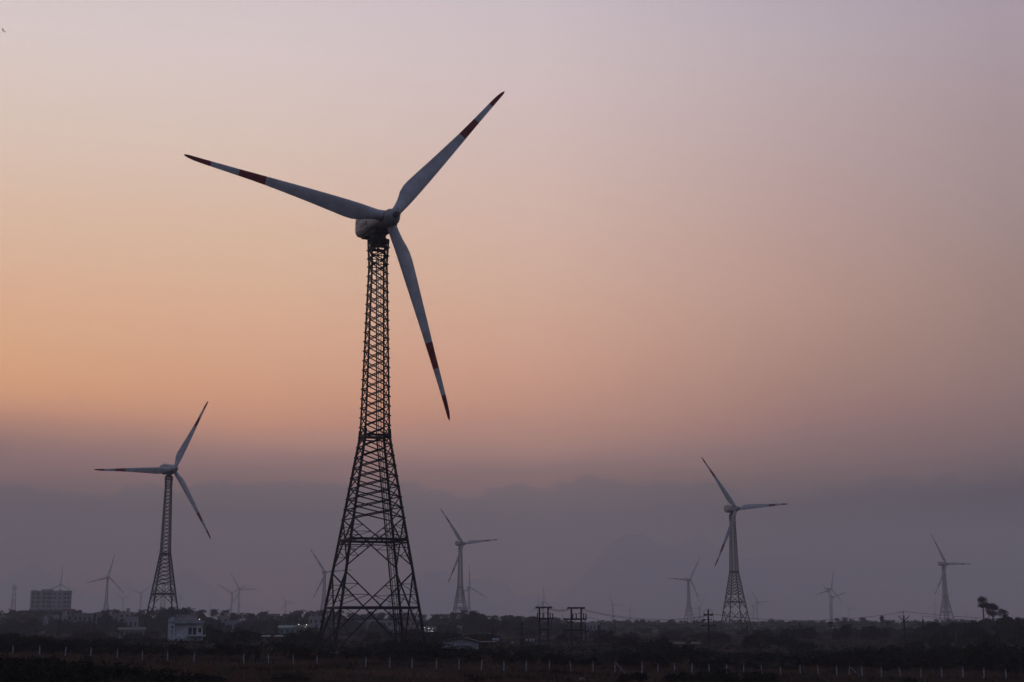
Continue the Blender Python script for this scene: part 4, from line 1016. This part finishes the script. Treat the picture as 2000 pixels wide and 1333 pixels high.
# ------------------------------------------------------------------ houses
def house(px0, px1, ytop, D, wall, label, floors=2, wins=3, roof='slab', rz=0.0, stair=False, tank=False, depth=8.0, group='houses of the town', ybase=None, name='house', pitch=0.0):
    pc = gx((px0+px1)/2, D); W = (px1-px0)/F*D*0.985
    H = top_z((px0+px1)/2, ytop, D)-pc.z
    rz -= math.atan2(pc.x, pc.y)*0.9
    root = empty(name, (pc.x, pc.y, pc.z), rz, label, 'house' if name == 'house' else name.replace('_', ' '), group)
    m = MB(); th = 0.25
    Hb = H-0.7 if roof == 'slab' else H-pitch
    # walls: outer shell with recessed openings on the front drawn as real holes between piers
    y0 = -depth/2
    fl = max(1, floors); fh = Hb/fl; nW = wins; ww = min(1.3, W/(nW+1)*0.6)
    m.box((0, 0.15, Hb/2), (W-0.02, depth-0.3, Hb-0.02))            # core
    for f_ in range(fl):
        zb = f_*fh; zs, zh_ = zb+fh*0.34, zb+fh*0.76
        m.box((0, y0+0.0, (zb+zs)/2), (W, 0.3, zs-zb)); m.box((0, y0, (zh_+zb+fh)/2), (W, 0.3, zb+fh-zh_))
        xs_ = [-W/2] + [v for k in range(nW) for v in (-W/2+W*(k+0.5)/nW-ww/2, -W/2+W*(k+0.5)/nW+ww/2)] + [W/2]
        for a, b in zip(xs_[::2], xs_[1::2]): m.box(((a+b)/2, y0, (zs+zh_)/2), (b-a, 0.3, zh_-zs))
    m.obj('wall', M['w_'+wall], root)
    for f_ in range(fl):
        zb = f_*fh; zs, zh_ = zb+fh*0.34, zb+fh*0.76
        for k in range(nW):
            x = -W/2+W*(k+0.5)/nW; q = MB(); q.box((x, y0+0.12, (zs+zh_)/2), (ww-0.04, 0.05, zh_-zs-0.04))
            q.bar((x, y0+0.07, zs+0.02), (x, y0+0.07, zh_-0.02), 0.05, 0.05, 1)
            q.box((x, y0-0.22, zh_+0.08), (ww+0.4, 0.16, 0.09), 0, 1)
            q.obj('window', [M['glass'], M['w_'+wall]], root)
    r_ = MB()
    if roof == 'slab':
        r_.box((0, -0.15, Hb+0.09), (W+0.7, depth+0.9, 0.18))
        for s_ in (-1, 1): r_.box((s_*(W/2-0.08), 0, Hb+0.42), (0.16, depth-0.2, 0.5)); r_.box((0, s_*(depth/2-0.12), Hb+0.42), (W, 0.16, 0.5))
        if stair: r_.box((W*0.25, 1.0, Hb+1.2), (W*0.3, depth*0.4, 2.1)); r_.box((W*0.25, 1.0, Hb+2.3), (W*0.3+0.4, depth*0.4+0.4, 0.12))
        r_.obj('roof', M['w_'+wall], root)
    else:
        pm_ = {'tin': M['tin'], 'brown': M['roofslab']}.get(roof, M['tin'])
        e_ = 0.5; ph = pitch
        vs = [(-W/2-e_, y0-e_, Hb-0.05), (W/2+e_, y0-e_, Hb-0.05), (W/2+e_, 0, Hb+ph), (-W/2-e_, 0, Hb+ph), (W/2+e_, -y0+e_, Hb-0.05), (-W/2-e_, -y0+e_, Hb-0.05)]
        vt = [(x, y, z+0.12) for x, y, z in vs]
        r_.add(vs+vt, [(0,3,2,1),(3,5,4,2),(6,7,8,9),(9,8,10,11),(0,1,7,6),(4,5,11,10),(1,2,8,7),(2,4,10,8),(5,3,9,11),(3,0,6,9)])
        r_.add([(-W/2+.02, y0, Hb-0.1), (-W/2+.02, -y0, Hb-0.1), (-W/2+.02, 0, Hb+ph-0.06)], [(0, 2, 1)]); r_.add([(W/2-.02, y0, Hb-0.1), (W/2-.02, -y0, Hb-0.1), (W/2-.02, 0, Hb+ph-0.06)], [(0, 1, 2)])
        r_.obj('roof', pm_, root)
    if tank:
        t_ = MB(); x = -W*0.25; t_.tube([(x, 0, Hb+0.5), (x, 0, Hb+1.6), (x, 0, Hb+1.85), (x, 0, Hb+1.95)], [0.6, 0.6, 0.35, 0.3], 12); t_.obj('roof_tank', M['tank_b'], root)
    d_ = MB(); d_.box((W/2-W*0.5/nW-ww*1.1 if nW > 1 else W*0.3, y0-0.17, 1.0), (0.9, 0.05, 2.0)); d_.obj('door', M['door'], root)
    return root, W, Hb
HS = [
 (84,92,1206,690,'white','small white house gable left of the palms under the apartment block',1,1,{}),
 (105,130,1201,690,'white','white two storey house below the right end of the apartment block',2,3,dict(stair=True)),
 (119,144,1190,770,'salmon','salmon coloured house right beside the apartment block',3,3,{}),
 (143,195,1198,700,'grey','long pale grey house with a row of windows behind the bulky transformer pole',2,6,dict(tank=True)),
 (210,231,1200,700,'pink','dull pinkish house between the palms left of the second largest tower',2,2,{}),
 (231,253,1195,740,'white','upper white house with stair room left of the second largest tower',3,2,dict(stair=True)),
 (242,268,1205,690,'white','low white terrace just left of the second largest tower',1,3,{}),
 (396,416,1210,690,'bluish','bluish white house just right of the white roadside house',2,2,{}),
 (423,446,1203,700,'cream','cream and orange house behind the V armed pole',2,2,dict(stair=True)),
 (441,469,1212,680,'bluish','long low pale house right of the cream one',1,4,{}),
 (516,545,1199,830,'pink','pinkish flat roof showing above the palms left of the huge tower',3,3,{}),
 (582,603,1208,690,'grey','greyish house at the left foot of the huge tower',2,2,{}),
 (603,630,1204,670,'white','white house with small square windows just left of the huge tower foot',2,3,dict(tank=True)),
 (650,672,1209,700,'beige','beige house seen through the left part of the huge tower base',2,2,{}),
 (690,718,1211,670,'grey','grey house seen through the middle of the huge tower base',2,3,{}),
 (720,778,1211,650,'white','wide white building seen through the huge tower base',2,5,{}),
 (780,812,1210,660,'pink','pink building seen through the right legs of the huge tower',2,3,dict(stair=True)),
 (812,852,1224,560,'white','low white shopfront with lit strips just right of the huge tower',1,4,{}),
 (868,881,1211,760,'grey','small greyish house in the trees right of the huge tower',2,1,{}),
 (893,902,1222,640,'white','small white hut in the trees between huge tower and V armed pole',1,1,{}),
 (1145,1171,1216,760,'white','white long low house behind the medium pole right of the switch poles',1,4,{}),
]
for px0, px1, yt, D, wl_, lb, fl, wn, kw in HS: house(px0, px1, yt, D, wl_, lb, fl, wn, **kw)
house(546, 576, 1222.5, 560, 'aqua', 'low shed with pale turquoise roof left of the huge tower', 1, 3, roof='tin', pitch=0.8)
house(577, 602, 1221.5, 560, 'beige', 'low shed with lit lamps beside the turquoise roofed shed', 1, 3, roof='brown', pitch=0.7)
house(500, 548, 1242.5, 330, 'brick', 'low shed with pale green tin roof nearly hidden by scrub', 1, 3, roof='tin', pitch=0.15, depth=4)
house(234, 280, 1226, 470, 'grey', 'long low shed with grey roof left of the second largest tower foot', 1, 5, roof='brown', pitch=0.8)
house(1209, 1226, 1250.5, 330, 'bluish', 'tiny pale blue hut in the scrub left of the dark insulator pole', 1, 1, roof='brown', pitch=0.3, depth=3)
house(1310, 1362, 1256, 300, 'brick', 'low brown wall like shed in the scrub below the dark insulator pole', 1, 3, roof='brown', pitch=0.2, depth=4)
# white temple-like hut behind the left switch pole
house(1059, 1070, 1211, 640, 'white', 'small white shrine like hut seen through the left switch pole', 1, 1, roof='brown', pitch=1.6, depth=3)

# apartment block
pc = gx(95, 1050); k_ = 1050/F*1.0
apt = empty('apartment_block', tuple(pc), R(17), 'big eight storey apartment block rising over the trees at the left', 'apartment block', None)
def apx(px): return (px-95)*k_
Ht = top_z(95, 1156, 1050)-pc.z
def block(px0, px1, ytop, yf, dep, m):
    H = top_z(95, ytop, 1050)-pc.z; m.box(((apx(px0)+apx(px1))/2, yf+dep/2, H/2), (apx(px1)-apx(px0), dep, H)); return H
m = MB(); block(58, 78, 1154.5, 0.6, 14, m); block(78, 99, 1152, 0, 15, m); block(99, 117, 1154, 1.2, 13, m); block(117, 133.5, 1154.5, 0, 15, m); block(60, 70, 1152.5, 4, 5, m); block(108, 116, 1152, 4, 5, m)
m.obj('wall', M['apt'], apt)
nfl = 9; fh = Ht/nfl
for f_ in range(nfl):
    sl = MB(); z = (f_+1)*fh
    sl.box(((apx(78)+apx(99))/2, -0.35, z-0.15), (apx(99)-apx(78)+0.02, 0.68, 0.3)); sl.box(((apx(117)+apx(133.5))/2, -0.35, z-0.15), (apx(133.5)-apx(117)+0.02, 0.68, 0.3)); sl.box(((apx(58)+apx(78))/2-0.2, 0.3, z-0.15), (apx(78)-apx(58)-0.5, 0.58, 0.25))
    sl.obj('sunshade', M['w_beige'], apt)
for f_ in range(3, nfl):
    z = f_*fh+fh*0.5
    for a, b, yy in ((80, 86, -0.03), (88, 97, -0.03), (61, 65, .57), (69, 75, .57), (119, 124, -0.03), (125.5, 131.5, -0.03), (101, 104, 1.17), (109, 113, 1.17)):
        q = MB(); q.box(((apx(a)+apx(b))/2, yy, z), (apx(b)-apx(a), 0.08, fh*0.5)); q.bar(((apx(a)+apx(b))/2, yy-0.06, z-fh*.24), ((apx(a)+apx(b))/2, yy-0.06, z+fh*.24), 0.12, 0.04, 1); q.obj('window', [M['aptwin'], M['apt']], apt)
m = MB()
for a, b in ((78, 99), (117, 133.5)):
    m.box(((apx(a)+apx(b))/2, 0.05, Ht+(1.4 if a == 78 else 0.55)), (apx(b)-apx(a)+0.6, 0.5, 0.35))
m.obj('parapet', M['w_beige'], apt)

# white roadside house (nearest building, left)
D = 320; pc = gx(364, D); pc.z = top_z(364, 1250, D); s_ = D/F*0.985
wh = empty('roadside_house', (pc.x, pc.y, pc.z), R(11), 'small white house with flat roof and three dark openings beside the second largest turbine', 'house', None)
hx = lambda px: (px-364)*s_
hz_ = lambda py: top_z(364, py, D)-pc.z
m = MB()
zr = hz_(1218); m.box(((hx(328)+hx(341))/2, 1.9, zr/2-0.4), (hx(341)-hx(328), 5.0, zr+0.8))       # left return wall
m.box(((hx(341)+hx(366))/2, 2.6, zr/2-0.4), (hx(366)-hx(341), 5.2, zr+0.8))
for a, b, lo, hi in ((366,373.5,1222,1240.5),(381.8,383.8,1222,1240.5),(391.5,394,1222,1240.5)): pass
ops = [(366.3,373,1226,1240.5),(375,381.8,1226,1240.5),(385,391.3,1227,1236)]
edges = [366]
y_f = 0.2
xcur = 366
for (a, b, t_, bo) in ops:
    m.box(((hx(xcur)+hx(a))/2, y_f, zr/2-0.4), (max(0.02, hx(a)-hx(xcur)), 0.25, zr+0.8))
    m.box(((hx(a)+hx(b))/2, y_f, (hz_(t_)+zr)/2), (hx(b)-hx(a), 0.25, zr-hz_(t_))); m.box(((hx(a)+hx(b))/2, y_f, (hz_(bo)-0.8)/2), (hx(b)-hx(a), 0.25, hz_(bo)+0.8))
    xcur = b
m.box(((hx(xcur)+hx(393))/2, y_f, zr/2-0.4), (hx(393)-hx(xcur), 0.25, zr+0.8)); m.box((hx(393)-0.12, 2.75, zr/2-0.4), (0.24, 4.85, zr+0.8)); m.box(((hx(366)+hx(393))/2, 5.05, zr/2-0.4), (hx(393)-hx(366)-0.3, 0.2, zr+0.8))
m.obj('wall', M['rh_wall'], wh)
r_ = MB(); r_.box(((hx(341)+hx(395))/2, 1.9, (hz_(1218)+hz_(1212))/2), (hx(395)-hx(341), 6.6, hz_(1212)-hz_(1218))); r_.box(((hx(328)+hx(341))/2-0.05, 2.0, (hz_(1216.5)+hz_(1209))/2), (hx(341)-hx(328), 5.4, hz_(1209)-hz_(1216.5)))
r_.box(((hx(331)+hx(340))/2, 3.2, hz_(1207.5)), (hx(340)-hx(331), 3, 0.5))
r_.obj('roof', M['rh_roof'], wh)
r_ = MB(); r_.box(((hx(341.5)+hx(381))/2, 3.6, (hz_(1211.8)+hz_(1202))/2), (hx(381)-hx(341.5), 2.2, hz_(1202)-hz_(1211.8))); r_.box(((hx(343)+hx(380))/2, 3.6, hz_(1201.5)), (hx(380)-hx(343)+.3, 2.6, 0.15)); r_.obj('stair_room', M['rh_stair'], wh)
for k, (a, b, t_, bo) in enumerate(ops):
    q = MB(); q.box(((hx(a)+hx(b))/2, y_f+0.08, (hz_(t_)+hz_(bo))/2), (hx(b)-hx(a)-0.03, 0.05, hz_(t_)-hz_(bo)-0.03)); q.bar(((hx(a)+hx(b))/2, y_f+0.03, hz_(bo)+.03), ((hx(a)+hx(b))/2, y_f+0.03, hz_(t_)-.03), 0.05, 0.05)
    q.obj('window' if k == 2 else 'door', M['glass'] if k != 1 else M['door'], wh)
q = MB(); q.box(((hx(364)+hx(400))/2, -0.9, hz_(1242)), (hx(400)-hx(364), 2.0, 0.22)); q.bar((hx(364), -1.6, hz_(1242)), (hx(352), -1.6, hz_(1249)), 0.9, 0.25)
q.obj('porch_slab', M['rh_wall'], wh)
q = MB(); q.bar((hx(393.5), -0.9, hz_(1220)), (hx(400), -0.9, hz_(1237)), 0.08); q.bar((hx(400), -1.7, hz_(1242)), (hx(400), -1.7, hz_(1236)), 0.1); q.bar((hx(366), -1.7, hz_(1238.5)), (hx(400), -1.7, hz_(1238.5)), 0.05)
for k in range(8): q.bar((hx(366+k*4.8), -1.7, hz_(1241.5)), (hx(366+k*4.8), -1.7, hz_(1238.5)), 0.04)
q.obj('porch_railing', M['w_bluish'], wh)
q = MB(); q.tube([(hx(336), -0.68, hz_(1224)), (hx(336), -0.68, hz_(1246))], 0.05, 6); q.box((hx(336), -0.7, hz_(1224.5)), (0.4, 0.15, 0.35)); q.obj('drain_pipe', M['pole'], wh)
q = MB(); q.box((hx(386.5), 1.0, hz_(1210)), (0.2, 0.2, 0.08)); q.obj('roof_lamp', M['lamp'], wh)

# gabled shed, flat-roofed shed and tanks behind the centre bushes
D = 262; s_ = D/F*0.985; pc = gx(900, D); pc.z = top_z(900, 1270, D)
sh = empty('gabled_shed', tuple(pc), 0.0, 'white shed with a low dark gable roof behind the bushes right of the huge tower', 'shed', None)
xz = lambda px: (px-900)*s_; zz_ = lambda py: top_z(900, py, D)-pc.z
m = MB(); prf = [(862,1272),(932.5,1272),(932.5,1255.5),(905,1248.5),(866,1253)]
n_ = len(prf); vs = [(xz(a), 0, zz_(b)) for a, b in prf]+[(xz(a), 6, zz_(b)) for a, b in prf]
m.add(vs, [tuple(range(n_)), tuple(range(2*n_-1, n_-1, -1))]+[(i, i+n_, (i+1) % n_+n_, (i+1) % n_) for i in range(n_)])
m.obj('wall', M['shed'], sh)
m = MB()
for (a, b) in (((862,1253.5),(905,1246.8)), ((905,1246.8),(936,1255.3))):
    m.bar((xz(a[0]), 2.9, zz_(a[1])+.06), (xz(b[0]), 2.9, zz_(b[1])+.06), 7.2, 0.18)
m.obj('roof', M['darkroof'], sh)
m = MB(); m.box((xz(905), -0.25, zz_(1261.5)), (2.6, 0.5, 0.1)); m.obj('awning', M['tin'], sh)
D = 268; s_ = D/F*0.985; pc = gx(952, D); pc.z = top_z(952, 1272, D)
fs_ = empty('flat_shed', tuple(pc), 0.0, 'brown brick shed with a thin flat roof touching the gabled shed', 'shed', None)
xz = lambda px: (px-952)*s_; zz_ = lambda py: top_z(952, py, D)-pc.z
m = MB(); m.box((xz(944.5), 2.2, zz_(1255)/2), (xz(955)-xz(934), 4.2, zz_(1255))); m.box((xz(961), 2.2, zz_(1255)/2), (xz(964)-xz(958.5), 4.2, zz_(1255))); m.obj('wall', M['w_brick'], fs_)
m = MB(); m.box((xz(951), 1.8, zz_(1254.2)), (xz(969)-xz(933), 5.4, 0.14)); m.obj('roof', M['w_beige'], fs_)
m = MB(); m.box((xz(956.8), 0.5, zz_(1255)/2), (0.35, 0.3, zz_(1255))); m.obj('pillar', M['w_white'], fs_)
m = MB(); m.box((xz(956.5), 3.9, zz_(1255)/2), (0.45, 0.1, zz_(1255))); m.obj('door', M['door'], fs_)
def tank(px, py0, py1, D, wpx, horiz, label, group=None):
    p_ = gx(px, D); s2 = D/F; z0 = top_z(px, py1, D); h = (py1-py0)*s2; w_ = wpx*s2
    root = empty('water_tank', (p_.x, p_.y, p_.z), 0, label, 'water tank', group)
    m = MB(); zl = z0-p_.z
    if horiz: m.tube([(-w_/2, 0, zl+h/2), (-w_/2+0.12, 0, zl+h/2), (w_/2-0.12, 0, zl+h/2), (w_/2, 0, zl+h/2)], [h*.3, h*.5, h*.5, h*.3], 16)
    else: m.tube([(0, 0, zl), (0, 0, zl+h*0.78), (0, 0, zl+h*0.92), (0, 0, zl+h)], [w_*.5, w_*.5, w_*.36, w_*.18], 16)
    m.obj('tank', M['tank'], root, smooth=True)
    m = MB()
    for sx_ in (-1, 1):
        for sy_ in (-1, 1): m.bar((sx_*w_*.35, sy_*w_*.2, -0.2), (sx_*w_*.35, sy_*w_*.2, zl+.02), 0.1)
    m.box((0, 0, zl-0.05), (w_*.95, w_*.7, 0.08)); m.obj('stand', M['pole'], root)
tank(968, 1247.5, 1253.5, 275, 13.5, True, 'bluish horizontal water tank behind the flat shed roof')
tank(1001, 1254, 1258, 275, 4.6, False, 'small lone white domed tank between the horizontal tank and the row of three')
for px in (1029, 1036, 1042): tank(px, 1248.3, 1254.2, 278, 4.8, False, {1029: 'left white water tank of the row of three near the left switch pole', 1036: 'middle white water tank of the row of three near the left switch pole', 1042: 'right white water tank of the row of three near the left switch pole'}[px], 'row of three white water tanks')

# masts
def mast(px, ytop, D, w0, w1, label, red):
    p_ = gx(px, D); H = top_z(px, ytop, D)-p_.z; root = empty('lattice_mast', tuple(p_), 0.3, label, 'mast', None)
    n = 14
    for k in range(3):
        m = MB(); z0, z1 = H*k/3, H*(k+1)/3
        for q in range(n//3+1):
            a, b = z0+(z1-z0)*q/5, z0+(z1-z0)*(q+1)/5
            if b > z1+0.01: break
            wa = w0+(w1-w0)*a/H; wb = w0+(w1-w0)*b/H
            for i in range(4):
                A_ = lambda w_, z, i: Vector((SG[i % 4][0]*w_/2, SG[i % 4][1]*w_/2, z))
                m.bar(A_(wa, a, i), A_(wb, b, i), 0.28); m.bar(A_(wa, a, i), A_(wb, b, i+1), 0.12); m.bar(A_(wa, a, i+1), A_(wb, b, i), 0.12); m.bar(A_(wb, b, i), A_(wb, b, i+1), 0.1)
        m.obj('mast_section', M['red'] if (red and k % 2) else (M['white'] if red else M['steel_l']), root)
    m = MB()
    for z in (0.66, 0.78, 0.93):
        for a in (0.4, 2.5, 4.6): m.box((math.cos(a)*w1*0.9, math.sin(a)*w1*0.9, H*z), (0.5, 0.4, 2.0))
    m.tube([(0, 0, H-0.1), (0, 0, H+2)], 0.08, 6)
    m.obj('antenna', M['white'], root)
mast(23, 1143, 1150, 4.2, 1.6, 'faint red and white telecom mast at the left edge', True)
mast(316, 1138, 1500, 6.5, 2.2, 'faint grey lattice mast seen through the second largest tower', False)

# lamps that are lit in the town
def lamp(px, py, D, w_, h_, label, mt='lamp', grp='lit lamps in the town'):
    p_ = at(px, py, D); gz = g(p_.x, p_.y); root = empty('street_lamp', (p_.x, p_.y, gz), 0, label, 'lamp', grp)
    H = p_.z-gz; m = MB(); m.tube([(0, 0.3, -0.2), (0, 0.3, H+0.3), (0, 0, H+0.35)], 0.06, 6); m.obj('post', M['pole'], root)
    m = MB(); m.box((0, 0, H), (w_*0.7, 0.25, h_*0.6)); m.obj('lamp_head', M[mt], root)
lamp(583.5, 1220, 545, 0.35, 0.3, 'lit white lamp over the shed left of the huge tower, leftmost of three'); lamp(598.5, 1221, 545, 0.32, 0.36, 'lit white lamp over the shed left of the huge tower, upper right of three'); lamp(596.5, 1225.5, 545, 0.35, 0.25, 'lit white lamp over the shed left of the huge tower, lowest of three', 'lamp_b')
lamp(829, 1226.7, 545, 0.4, 0.2, 'lit lamp strip on the shopfront right of the huge tower, leftmost'); lamp(837.5, 1227.7, 545, 0.6, 0.2, 'lit lamp strip on the shopfront right of the huge tower, middle'); lamp(845.5, 1227.9, 545, 0.7, 0.2, 'lit lamp strip on the shopfront right of the huge tower, rightmost'); lamp(831, 1231.5, 540, 0.5, 0.25, 'low bright lamp on the shopfront right of the huge tower'); lamp(841, 1233.2, 540, 2.6, 0.16, 'long low bright strip light on the shopfront right of the huge tower', 'lamp_b')
lamp(1007, 1228.8, 560, 0.22, 0.2, 'tiny lit lamp in front of the dark trees left of the transformer pole')

# ------------------------------------------------------------------ unused prototypes go away
for k, pr in list(PROTO.items()):
    if k not in used:
        for ch in list(pr.children_recursive): bpy.data.objects.remove(ch)
        bpy.data.objects.remove(pr)
for pr in bushes+trees+coco+fan:
    if pr.as_pointer() not in first_used:
        for ch in list(pr.children_recursive): bpy.data.objects.remove(ch)
        bpy.data.objects.remove(pr)

# ------------------------------------------------------------------ dusk haze
hz = MB(); hz.box((0, 4250, HZ_TOP/2-2), (12600, 10100, HZ_TOP+4)); hzo = hz.obj('haze', [])
vm = bpy.data.materials.new('dusk_haze'); vm.use_nodes = True; t = vm.node_tree
for n in list(t.nodes): t.nodes.remove(n)
vo = nd(t, 'ShaderNodeOutputMaterial'); pv = nd(t, 'ShaderNodeVolumePrincipled'); t.links.new(pv.outputs[0], vo.inputs['Volume'])
pv.inputs['Color'].default_value = (0.93, 0.90, 0.895, 1); pv.inputs['Density'].default_value = SIG; pv.inputs['Anisotropy'].default_value = 0.0
hzo.data.materials.clear(); hzo.data.materials.append(vm); tag(hzo, 'thin bluish dusk haze over the plain', 'haze', kind='stuff')
